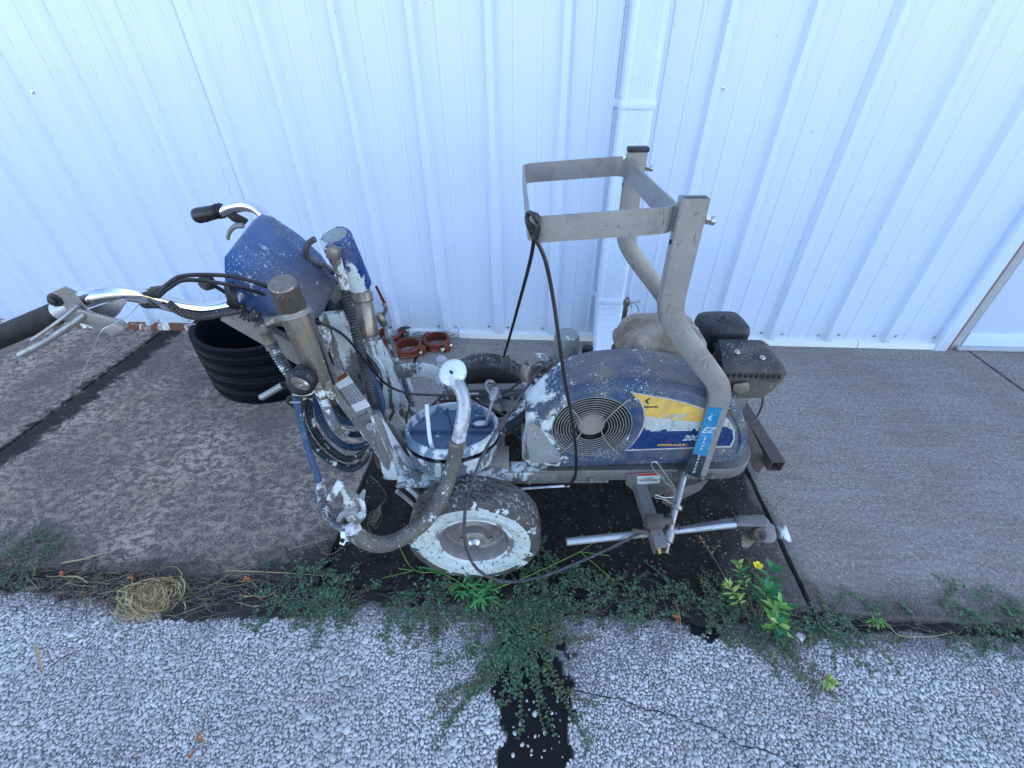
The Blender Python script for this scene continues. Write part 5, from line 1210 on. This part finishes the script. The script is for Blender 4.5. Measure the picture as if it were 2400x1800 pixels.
# black cord tied to the hoop corner
cd_ = thing('elastic_cord', 'black cord knotted round the hoop corner and hanging in an open loop', 'cord')
bm = BM(); kn_ = L3((1252, 560, .112), (1236, 520, .110), (1238, 500, .118), (1252, 505, .10), (1262, 530, .10), (1256, 558, .10), (1250, 545, .112), (1246, 510, .14), (1256, 503, .12), (1262, 520, .10), (1254, 562, .10))
tube(bm, [mw(p) for p in kn_], .0044, 10, 6); finish('knot', bm, M['cable'], cd_)
bm = BM(); tube(bm, [mw(p) for p in L3((1252, 560, .108), (1243, 610, .14), (1222, 690, .24), (1200, 770, .36), (1180, 838, .50))], .0040, 10, 6); finish('strand', bm, M['cable'], cd_)
bm = BM(); tube(bm, [mw(p) for p in L3((1254, 556, .10), (1278, 610, .10), (1295, 690, .10), (1308, 780, .09), (1322, 880, .08), (1340, 980, .08), (1349, 1050, .08), (1350, 1105, .09), (1340, 1130, .10), (1325, 1138, .11))], .0040, 10, 6); finish('strand', bm, M['cable'], cd_)
bm = BM(); lathe(bm, mw(L(1180, 838, b=.50)), Vector((.02, 0, -1)), [(-.01, .006), (0, .009), (.035, .009), (.04, .005)], 10); finish('cord_end', bm, M['steel'], cd_)
# long control cable sweeping over the wheel to the ground arm
bm = BM(); tube(bm, [mw(p) for p in L3((1292, 840, .32), (1255, 880, .26), (1215, 935, .20), (1170, 1000, .14), (1130, 1070, .10), (1104, 1140, .04), (1090, 1200, -.02), (1089, 1260, -.05), (1098, 1300, -.06), (1120, 1335, -.06), (1160, 1358, -.055), (1210, 1363, -.05), (1280, 1348, -.04), (1360, 1316, -.03), (1440, 1280, -.02), (1500, 1250, -.01), (1560, 1236, .01))], lambda t: .0042, 10, 7)
o = finish('control_cable', bm, M['gascable'], None); tag(o, 'dusty black control cable sweeping from the engine over the white wheel and the weeds', 'cable')
bm = BM(); lathe(bm, mw(L(1168, 1008, b=.14)), mw(L(1192, 970, b=.17))-mw(L(1168, 1008, b=.14)), [(0, .005), (.006, .008), (.04, .008), (.046, .005)], 10); finish('cable_joiner', bm, M['rust_steel'], None, )
o2 = bpy.data.objects['cable_joiner']; o2.parent = o

# ---- black corrugated pipe section standing on the concrete
def pipe_section():
    cx = (at(403, 805, Z=.30)+at(800, 765, Z=.30))/2
    c = Vector((-1.325, 1.790, 0)); r0 = .325
    t = thing('drainpipe_section', 'short black corrugated drainpipe section standing open-end up by the wall', 'pipe', c)
    bm = BM(); Hh = .29; sp = [(r0-.045, .0), (r0-.01, .002)]
    n = 60; prof = []
    for k in range(n+1):
        z = Hh*k/n; ph = ((z-.01)/.064) % 1
        r_ = r0-.020+.020*min(1, max(0, 1.4*math.sin(PI*ph))**.8) if z < .262 else r0-.004
        prof.append((z, r_))
    prof += [(Hh+.003, r0-.012), (Hh, r0-.030)]
    prof += [(Hh-.02, r0-.038), (Hh*.5, r0-.045), (.004, r0-.045)]
    lathe(bm, (0, 0, 0), EZ, prof, 96, cap=False); finish('pipe_wall', bm, M['pipe_black'], t, ang=50)
    bm = BM(); box(bm, (-.297, -.105, Hh+.0025), (.03, .006, .001), Matrix.Rotation(R(20), 3, 'Z'), 0); finish('chalk_mark', bm, M['label'], t)
pipe_section()

# ---- orange pipe couplings by the wall
def coupling(px, py, label, rz, half=False):
    c = at(px, py, Z=.02); c.z = 0
    t = thing('pipe_coupling', label, 'coupling', c, rz, 'orange pipe couplings by the wall')
    bm = BM(); lathe(bm, (0, 0, .002), EZ, [(0, .058), (0, .068), (.006, .073), (.012, .069), (.036, .069), (.042, .073), (.048, .068), (.048, .058), (.040, .060), (.008, .060), (0, .058)], 40, cap=False); finish('ring', bm, M['orange'], t)
    bm = BM()
    for s in (0, PI):
        x = math.cos(s); box(bm, (x*.082, .0, .025), (.030, .036, .040), bev=.006)
    finish('bolt_lug', bm, M['orange'], t)
    bm = BM(); cyl(bm, (.084, -.042, .026), (.084, .035, .026), .007, seg=10); lathe(bm, (.084, -.030, .026), (0, -1, 0), [(0, .011), (.010, .011), (.012, .007)], 6); finish('bolt', bm, M['bolt'], t)
coupling(958, 818, 'orange-red pipe coupling ring nearer the drainpipe, loose bolt lug pointing right', R(-8))
coupling(1024, 803, 'orange-red pipe coupling ring farther right with a long zinc bolt', R(-40))
coupling(912, 790, 'orange-red pipe coupling ring half hidden behind the machine neck', R(30))
tr = thing('cable_puck', 'grey and black round puck with loose wires beside the couplings', 'device', at(957, 782, Z=0))
bm = BM(); lathe(bm, (0, 0, 0), EZ, [(0, .030), (.008, .034), (.035, .034), (.045, .028), (.047, .01)], 24); finish('puck_body', bm, M['galv'], tr)
bm = BM(); box(bm, (-.01, -.01, .025), (.055, .04, .053), Matrix.Rotation(R(30), 3, 'Z'), .006); finish('black_band', bm, M['black'], tr)
o_ = at(957, 782, Z=0)
for P in (((905, 764), (930, 765), (950, 772)), ((968, 782), (985, 778), (1005, 766)), ((965, 785), (1000, 788), (1030, 792), (1048, 790), (1066, 783))):
    bm = BM(); tube(bm, [at(x, y, Z=.03)-o_ for x, y in P], .0022, 6); finish('wire', bm, M['cable'], tr)

# ================================================================== WEEDS, STRAW AND LITTER
def gz(x, y):
    return .001 if y > edge_y(x)+.004 else -.015
def G0(px, py, Z=0.): return at(px, py, Z=Z)
class LeafMesh:
    def __init__(s): s.v = []; s.f = []
    def leaf(s, p, d, n, ln, w, fold=.25, curl=.2):
        """pointed oval leaf: base p, direction d, normal n"""
        d = d.normalized(); sd_ = d.cross(n).normalized(); n = sd_.cross(d).normalized(); b = len(s.v)
        for t, ww, h in ((0, .0, 0), (.30, .42, .1), (.65, .46, .05), (1., 0, -.12)):
            c = p+d*ln*t+n*ln*curl*(t-t*t*1.6)
            if ww == 0: s.v.append(c)
            else: s.v += [c-sd_*w*ww+n*w*fold, c, c+sd_*w*ww+n*w*fold]
        s.f += [(b, b+2, b+1), (b, b+3, b+2), (b+1, b+2, b+5, b+4), (b+2, b+3, b+6, b+5), (b+4, b+5, b+7), (b+5, b+6, b+7)]
    def blade(s, pts, w, n=None):
        b = len(s.v); m = len(pts)
        for i, p in enumerate(pts):
            t = (pts[min(i+1, m-1)]-pts[max(i-1, 0)]).normalized(); sd_ = t.cross(EZ if abs(t.z) < .9 else EU).normalized()
            ww = w*(1-(i/(m-1))**2.2)*.5*(.6+.4*min(1, i*2)) + .0002
            s.v += [p-sd_*ww+Vector((0, 0, ww*.5)), p, p+sd_*ww+Vector((0, 0, ww*.5))]
        for i in range(m-1):
            q = b+3*i; s.f += [(q, q+1, q+4, q+3), (q+1, q+2, q+5, q+4)]
    def thread(s, pts, r):
        b = len(s.v); m = len(pts)
        for i, p in enumerate(pts):
            t = (pts[min(i+1, m-1)]-pts[max(i-1, 0)]).normalized(); u = t.orthogonal().normalized(); v = t.cross(u)
            for k in range(3): s.v.append(p+(u*math.cos(2.1*k)+v*math.sin(2.1*k))*r)
        for i in range(m-1):
            for k in range(3): q = b+3*i; s.f.append((q+k, q+(k+1) % 3, q+3+(k+1) % 3, q+3+k))
    def make(s, name, mat, parent=None, smooth=True):
        me = bpy.data.meshes.new(name); me.from_pydata([tuple(p) for p in s.v], [], s.f)
        if smooth: me.polygons.foreach_set('use_smooth', [True]*len(s.f))
        return link(name, me, M[mat], parent)
rng = random.Random(11)
def creeper(name, label, roots, dirs, n, l0, l1, lift=.02, leaf=.0100, dry=.08):
    lv, ld, st = LeafMesh(), LeafMesh(), LeafMesh()
    for i in range(n):
        r = rng.choice(roots); o = G0(r[0]+rng.gauss(0, r[2]), r[1]+rng.gauss(0, r[3])); o.z = gz(o.x, o.y)
        th = R(rng.gauss(*rng.choice(dirs))); ln = rng.uniform(l0, l1); m = int(ln/.0085)+2
        p = o.copy(); pts = [p.copy()]; hh = rng.uniform(.2, 1.)*lift; dry_ = rng.random() < dry
        for k in range(m):
            th += rng.gauss(0, .13); p = p+Vector((math.cos(th), math.sin(th), 0))*.0095
            t = (k+1)/m; p.z = max(gz(p.x, p.y)+.002, -.013+.0)+hh*math.sin(PI*min(1, t*1.15))**.8*(1-.5*t)
            if abs(p.z-pts[-1].z) > .01: p.z = pts[-1].z-.008 if p.z < pts[-1].z else pts[-1].z+.008
            pts.append(p.copy())
            tgt = ld if (dry_ and t > .4) or rng.random() < .03 else lv
            for s_ in (-1, 1):
                a = th+s_*rng.uniform(.7, 1.4); d = Vector((math.cos(a), math.sin(a), rng.uniform(-.1, .5)))
                nn = Vector((rng.gauss(0, .25), rng.gauss(0, .25), 1)); z_ = leaf*rng.uniform(.5, 1.5)*(1.1-.4*t)
                tgt.leaf(p, d, nn, z_, z_*.62)
                if rng.random() < .25:   # a side shoot of small leaflets
                    q = p+d*z_*1.1
                    for w_ in (-.8, .0, .8): tgt.leaf(q, Vector((math.cos(a+w_), math.sin(a+w_), .3)), nn, z_*.8, z_*.5)
        st.thread(pts, .0009)
    root = thing(name, label, 'weed', (0, 0, 0)); root['kind'] = 'stuff'
    for x, nm, mt in ((lv, 'leaves', 'leaf'), (ld, 'yellowing_leaves', 'leaf_dry'), (st, 'stems', 'stem_red')):
        if x.v: o = x.make(nm, mt, root); o['kind'] = 'stuff'
creeper('creeping_weed', 'dark green creeping weed mat in front of the white wheel, spilling over the tar patch',
        [(1080, 1385, 70, 22), (1180, 1400, 60, 25), (1290, 1370, 45, 30), (1250, 1430, 50, 22), (990, 1390, 45, 16)], [(-90, 40), (-60, 50), (-130, 45), (90, 60), (-90, 25)], 105, .05, .15)
creeper('creeping_weed', 'long trailing weed runners reaching down across the bare black tar',
        [(1215, 1480, 18, 20)], [(-92, 16), (-75, 14), (-108, 14)], 17, .12, .27, .014, .0105, .15)
creeper('creeping_weed', 'dark green weed tuft on the soil below the spray gun, left of the tyre',
        [(700, 1385, 45, 20), (760, 1400, 30, 16)], [(-90, 50), (90, 70), (0, 40), (180, 40)], 55, .04, .11, .02)
creeper('creeping_weed', 'weed mat spreading round the yellow-flowered plant in the pavement joint',
        [(1740, 1440, 70, 26), (1850, 1460, 70, 30), (1930, 1470, 40, 20), (1600, 1420, 50, 16), (1790, 1500, 60, 30)], [(-80, 50), (0, 40), (180, 40), (90, 50)], 78, .04, .14, .02, .0095, .2)
creeper('creeping_weed', 'weed growth in the joint at the right edge of the frame',
        [(2200, 1450, 60, 16), (2340, 1440, 50, 20), (2380, 1480, 40, 16)], [(90, 60), (0, 40), (180, 40), (-90, 40)], 34, .04, .11, .02)
creeper('creeping_weed', 'mossy green weeds at the far left edge of the concrete',
        [(40, 1300, 35, 30), (20, 1350, 30, 18), (110, 1270, 30, 14)], [(30, 30), (90, 60), (-90, 40), (0, 30)], 70, .03, .09, .015, .006)
creeper('creeping_weed', 'thin weed sprigs on the stained concrete between the arm pipe and the tar patch',
        [(1430, 1400, 30, 10), (1510, 1440, 20, 10)], [(90, 60), (0, 60), (180, 50)], 22, .04, .09, .014)

def arc(p, d, ln, drop=.3, n=7, side=0.):
    """a blade's centre line rising along d then bending over"""
    pts = []; q = p.copy(); d = d.normalized(); sdv = d.cross(EZ); st = ln/n
    for i in range(n+1):
        pts.append(q.copy()); d = (d+Vector((0, 0, -drop/n*(1+i*.5)))+sdv*side/n).normalized(); q = q+d*st
        if q.z < gz(q.x, q.y)+.002: q.z = gz(q.x, q.y)+.002
    return pts
# crabgrass in front of the wheel
cg = thing('crabgrass', 'bright green crabgrass clump in front of the white tyre', 'grass')
base = G0(1118, 1395, -.005)
x = LeafMesh()
for i in range(46):
    a = R(rng.uniform(0, 360)); e = rng.uniform(.15, 1.1); ln = rng.uniform(.035, .085)
    st0 = base+Vector((rng.gauss(0, .028), rng.gauss(0, .012), rng.uniform(.0, .03)))
    x.blade(arc(st0, Vector((math.cos(a), math.sin(a), e)), ln, rng.uniform(.5, 1.4)), rng.uniform(.005, .0095))
for (p, q, w) in (((1040, 1345), (975, 1330), .010), ((1185, 1330), (1235, 1333), .010), ((1035, 1400), (1028, 1420), .009), ((1150, 1365), (1120, 1415), .009), ((1095, 1300), (1130, 1290), .008), ((1160, 1345), (1148, 1318), .008)):
    a_, b_ = at(*p, Z=.02), at(*q, Z=.035); m_ = (a_+b_)/2+Vector((0, 0, .008)); x.blade(spline([a_, m_, b_], 4), w)
x.make('blades', 'grass', cg)['kind'] = 'stuff'
x = LeafMesh()
for pts in (((1115, 1390), (1040, 1345), (970, 1335), (930, 1270)), ((968, 1337), (935, 1333)), ((968, 1338), (895, 1355)), ((1150, 1385), (1250, 1345), (1360, 1293)), ((1360, 1293), (1432, 1245)), ((1360, 1293), (1430, 1303)), ((1360, 1293), (1440, 1362))):
    P = [at(px, py, Z=.015+.02*math.sin(PI*i/max(1, len(pts)-1)*.5)) for i, (px, py) in enumerate(pts)]
    x.thread(spline(P, 5) if len(P) > 2 else [P[0], P[0].lerp(P[1], .5), P[1]], .0011)
x.make('seed_stalks', 'bright', cg)['kind'] = 'stuff'

# the tall weed with narrow leaves and one yellow flower
def leafed_weed(name, label, stems, mats, cat='plant', flower=None):
    t = thing(name, label, cat)
    for si, (a_, b_, leaves, ln, wd_, mt) in enumerate(stems):
        s_ = LeafMesh(); mid = (a_+b_)/2+Vector((0, 0, .006)); P = spline([a_, mid, b_], 5)
        bm = BM(); tube(bm, P, lambda q: .0017-.0007*q, 6, 0); stem = finish('stem', bm, M['twig'], t)
        d = (b_-a_).normalized()
        for k in range(leaves):
            tt = 1-(k/leaves)**1.4*(.55 if leaves > 12 else .9); p = a_.lerp(b_, tt); a = k*2.4+rng.uniform(-.3, .3)
            u = d.orthogonal().normalized(); v = d.cross(u)
            dd = (u*math.cos(a)+v*math.sin(a))*rng.uniform(.8, 1.1)+d*rng.uniform(.2, .9)*(1.2 if k < leaves*.4 else .5)+Vector((0, 0, .25))
            x = LeafMesh(); L_ = ln*rng.uniform(.7, 1.15)*(.55+.45*min(1, k/leaves*3))
            x.leaf(p, dd, Vector((0, 0, 1))+dd*-.2, L_, wd_*rng.uniform(.8, 1.2), .18, .12); lf = x.make('leaf', rng.choice(mt), t)
    return t
fw = leafed_weed('flowering_weed', 'leafy bright green weed with one yellow flower beside the pavement joint', [
    (G0(1770, 1450, -.01), at(1730, 1320, Z=.10), 24, .034, .007, ['bright', 'bright_deep', 'lime']),
    (G0(1775, 1450, -.01), at(1812, 1330, Z=.11), 13, .050, .013, ['bright_deep', 'bright_deep', 'grass']),
    (G0(1780, 1460, -.01), at(1800, 1385, Z=.09), 14, .055, .014, ['bright_deep', 'grass']),
    (G0(1790, 1470, -.01), at(1830, 1425, Z=.09), 14, .052, .013, ['bright_deep', 'bright', 'bright']),
    (G0(1800, 1480, -.01), at(1826, 1462, Z=.07), 16, .052, .014, ['bright', 'lime', 'bright_deep']),
    (G0(1760, 1460, -.01), at(1705, 1368, Z=.08), 24, .030, .007, ['lime', 'bright', 'lime']),
], None)
fc_ = at(1776, 1326, Z=.12)
bm = BM()
for k in range(5):
    a = k*2*PI/5; d = Vector((math.cos(a), math.sin(a)*.9, .25)); s_ = d.cross(EZ).normalized()
    v = [bm.verts.new(p) for p in (fc_, fc_+d*.007-s_*.006, fc_+d*.013-s_*.004+Vector((0, 0, .001)), fc_+d*.0135+s_*.004, fc_+d*.007+s_*.006)]; bm.faces.new(v)
finish('flower', bm, M['petal'], fw, smooth=False)
bm = BM(); lathe(bm, fc_, EZ, [(0, .003), (.002, .003), (.003, .001)], 8); finish('flower_centre', bm, M['yellow'], fw)
tw = leafed_weed('cut_weed_stalk', 'brown weed stalk with a pale lime tip lying on the gravel', [
    (at(1850, 1525, Z=.0), at(1945, 1600, Z=.006), 0, .02, .005, ['lime']), (at(1945, 1600, Z=.006), at(1990, 1632, Z=.0), 0, .02, .005, ['lime']), (at(1915, 1575, Z=.004), at(1950, 1603, Z=.012), 20, .024, .007, ['lime', 'lime', 'bright'])], None)
dw = leafed_weed('withered_weed', 'withered reddish brown weed stalk beside the gun arm pipe', [
    (at(1705, 1365, Z=.02), at(1638, 1252, Z=.06), 0, .02, .004, ['straw']), (at(1672, 1310, Z=.045), at(1640, 1262, Z=.06), 12, .016, .004, ['straw', 'leaf_orange', 'twig']), (at(1668, 1302, Z=.04), at(1690, 1262, Z=.05), 5, .014, .004, ['straw', 'twig'])], None)
gt = thing('grass_tuft', 'small yellow-green grass tuft in the soil joint right of the flowering weed', 'grass', (0, 0, 0))
x = LeafMesh(); b_ = G0(2050, 1455, -.015)
for i in range(30):
    a = R(rng.uniform(0, 360)); x.blade(arc(b_+Vector((rng.gauss(0, .008), rng.gauss(0, .005), 0)), Vector((math.cos(a), math.sin(a), rng.uniform(.3, 1.6))), rng.uniform(.02, .045), 1.), .0035)
x.make('blades', 'bright', gt)['kind'] = 'stuff'

# dry straw clump, roots and litter on the soil
sc = thing('straw_tuft', 'round tuft of curled dry yellow straw on the edge of the gravel', 'straw')
x = LeafMesh(); c_ = at(356, 1402, Z=-.008)
for i in range(260):
    cc = c_+Vector((rng.gauss(0, .034), rng.gauss(0, .020), 0)); r_ = rng.uniform(.010, .050); q = rng.uniform(0, 6.28); pts = []
    sp_ = rng.uniform(.9, 3.6)*rng.choice((-1, 1)); tl = rng.uniform(-.5, .5); tl2 = rng.uniform(-.4, .4); h0 = rng.uniform(.002, .026)
    for k in range(9):
        t = k/8; ang = q+sp_*t; rr_ = r_*(1+rng.uniform(-.08, .08)+.35*t); X_, Y_ = math.cos(ang)*rr_, math.sin(ang)*rr_*.8
        p = cc+Vector((X_, Y_, max(.001, h0+X_*tl+Y_*tl2+.006*math.sin(ang*2)))); pts.append(p)
    x.blade(pts, rng.uniform(.0014, .0032))
for i in range(110):
    a = R(rng.uniform(0, 360)); x.blade(arc(c_+Vector((rng.gauss(0, .04), -.01+rng.gauss(0, .02), .012)), Vector((math.cos(a), math.sin(a), rng.uniform(0, .5))), rng.uniform(.03, .09), .6, side=rng.uniform(-.8, .8)), .0022)
x.make('straw_blades', 'straw', sc)['kind'] = 'stuff'
x = LeafMesh(); y_ = LeafMesh()
for i in range(900):
    px = rng.choice((rng.uniform(60, 620), rng.gauss(250, 110), rng.gauss(460, 70))); py = rng.gauss(1375-.00*px, 30)
    o = G0(px, py, -.012); a = rng.gauss(0, .55)+(PI if rng.random() < .5 else 0); o.z = -.012+rng.uniform(0, .016); ln = rng.uniform(.02, .10)
    pts = []; q = o.copy(); dz = rng.uniform(-.1, .25)
    for k in range(6): pts.append(q.copy()); a += rng.gauss(0, .22); q = q+Vector((math.cos(a), math.sin(a), dz*(1-k/2.5)))*ln/5; q.z = max(q.z, -.012)
    (x if rng.random() < .8 else y_).thread(pts, rng.uniform(.0004, .0011))
rt = thing('dry_roots', 'tangle of grey dead roots and stalks on the soil left of the machine', 'roots'); rt['kind'] = 'stuff'
x.make('root_threads', 'root', rt)['kind'] = 'stuff'; y_.make('stalk_threads', 'straw', rt)['kind'] = 'stuff'
x = LeafMesh()
for i in range(420):
    px = rng.uniform(620, 2400); py = rng.gauss(1428+.02*(px-1500), 16); o = G0(px, py, -.012); a = rng.gauss(0, .7); ln = rng.uniform(.015, .07); q = o.copy(); q.z = rng.uniform(-.010, .004); pts = []
    for k in range(5): pts.append(q.copy()); a += rng.gauss(0, .25); q = q+Vector((math.cos(a), math.sin(a), rng.uniform(-.05, .1)))*ln/4
    x.thread(pts, rng.uniform(.0004, .0009))
rt = thing('joint_litter', 'thin dead stalks lying along the joint between road and pavement', 'litter'); rt['kind'] = 'stuff'
x.make('stalk_threads', 'root', rt)['kind'] = 'stuff'
def stalk(label, pts, w, mat='straw', z=.006):
    x = LeafMesh(); P = [at(px, py, Z=z+.004*(i % 2)) for i, (px, py) in enumerate(pts)]; x.blade(spline(P, 4), w) if w > .0018 else x.thread(spline(P, 4), w)
    o = x.make('dry_stalk', mat); tag(o, label, 'straw')
stalk('long flat straw blade above the dead roots, pointing right', [(145, 1320), (190, 1312), (240, 1298), (272, 1290)], .006)
stalk('curved pale straw under the longest flat blade', [(150, 1352), (180, 1352), (200, 1362), (206, 1368)], .004)
stalk('upright dry blade standing on the gravel at the lower left', [(84, 1510), (92, 1545), (104, 1585)], .008, 'straw', .004)
stalk('slanted brown blade lying on the gravel right of the upright one', [(118, 1565), (150, 1540), (190, 1522)], .005, 'twig', .002)
stalk('straight straw pair lying under the weed tuft below the spray gun', [(520, 1338), (600, 1340), (700, 1345), (798, 1352)], .0030)
stalk('thin straight stalk sloping over the concrete left of the gun hose', [(675, 1290), (720, 1275), (770, 1262)], .0009)
stalk('thin dead stem reaching from the joint towards the arm bar', [(1570, 1360), (1620, 1400), (1660, 1445), (1700, 1480)], .0011, 'root', .01)
stalk('pale crooked stalk crossing the gravel edge left of the flowering weed', [(1580, 1400), (1592, 1440), (1598, 1500)], .0011, 'straw', .01)
stalk('long grey stalk lying in the joint near the right edge', [(2080, 1462), (2110, 1490), (2180, 1492), (2240, 1482)], .0025, 'straw', .004)
for lb_, px, py in (('orange dead leaf on top of the dry straw tuft', 307, 1355), ('orange dead leaf among the roots at the far left', 150, 1345), ('orange-brown dead leaf below the weed tuft near the hose', 578, 1358), ('small red-brown leaf on the gravel below the left straw', 463, 1735), ('small greenish dead leaf near the bottom of the gravel', 447, 1768), ('red leaf bit by the soil patch left of the flowering weed', 1586, 1450)):
    x = LeafMesh(); p = at(px, py, Z=.008)
    for k in range(5 if 'small' not in lb_ else 2): a = rng.uniform(0, 6.28); x.leaf(p, Vector((math.cos(a), math.sin(a), .4)), EZ, rng.uniform(.010, .018), .009, .4, .3)
    o = x.make('dead_leaf', 'leaf_orange'); tag(o, lb_, 'leaf')
# twine by the gun
x = LeafMesh()
for i in range(9):
    c_ = at(880+rng.uniform(-4, 6), 1210+rng.uniform(-4, 8), Z=.02); pts = []
    for k in range(14):
        q = k/13*rng.uniform(5, 7.5)+i; pts.append(c_+Vector((.010*math.cos(q)*(1+.3*math.sin(i)), .035*math.sin(q)*(.7+.3*math.cos(i)), .010+.008*math.sin(q*2+i))))
    x.thread(pts, .0007)
for P in (((865, 1115), (885, 1130), (900, 1150), (905, 1165), (892, 1190), (895, 1215), (880, 1240)), ((880, 1235), (860, 1225), (870, 1250), (875, 1258)), ((738, 1250), (748, 1280), (765, 1300), (785, 1295), (800, 1282)), ((836, 1275), (845, 1292), (860, 1288))):
    x.thread(spline([at(a, b, Z=.02) for a, b in P], 5), .0007)
o = x.make('twine', 'twine'); tag(o, 'tangled pale twine hanging behind the spray gun', 'twine')
x = LeafMesh(); c_ = at(1880, 1505, Z=.006)
for i in range(60):
    a = rng.uniform(.6, 2.4); x.thread([c_, c_+Vector((math.cos(a)*.008, math.sin(a)*.010, .004)), c_+Vector((math.cos(a)*.016, math.sin(a)*.022, rng.uniform(0, .008)))], .00025)
o = x.make('seed_fluff', 'fluff'); tag(o, 'tuft of white seed fluff under the leafy weed', 'fluff')
# road cracks
bm = BM()
for P in (((1340, 1615), (1400, 1630), (1460, 1640), (1510, 1662), (1560, 1670), (1600, 1690)), ((1620, 1690), (1680, 1712), (1730, 1745), (1800, 1760), (1850, 1790), (1880, 1800))):
    Q = spline([at(x_, y_, Z=-.0128) for x_, y_ in P], 8); lf_, rt_ = [], []
    for i, p in enumerate(Q):
        o_ = Vector((.004*noise.noise((i*.9, 3, 1)), .005*noise.noise((i*.7, 9, 1)), 0)); w = .0012+.0012*noise.noise((i*.5, 1, 7)); lf_.append(bm.verts.new(p+o_+Vector((0, w, 0)))); rt_.append(bm.verts.new(p+o_-Vector((0, w, 0))))
    for i in range(len(Q)-1): bm.faces.new((lf_[i], lf_[i+1], rt_[i+1], rt_[i]))
o = finish('road_crack', bm, M['dark'], None, smooth=False); o['kind'] = 'structure'
# grit scattered on the concrete
x = LeafMesh()
for i in range(520):
    px, py = rng.uniform(-50, 2450), rng.uniform(830, 1400)
    p = G0(px, py); 
    if p.y < .67: continue
    near = rng.random() < .5
    if near: p.y = .67+abs(rng.gauss(0, .10))
    r_ = rng.uniform(.0009, .0026)*(1.3 if near else 1); b = len(x.v)
    for k in range(5): x.v.append(p+Vector((math.cos(k*1.257+i)*r_*rng.uniform(.7, 1.2), math.sin(k*1.257+i)*r_*rng.uniform(.6, 1.), .0002)))
    x.v.append(p+Vector((0, 0, r_*.8)))
    for k in range(5): x.f.append((b+k, b+(k+1) % 5, b+5))
o = x.make('grit', 'stone', smooth=False); tag(o, label='loose grit scattered over the concrete pavement', kind='stuff')
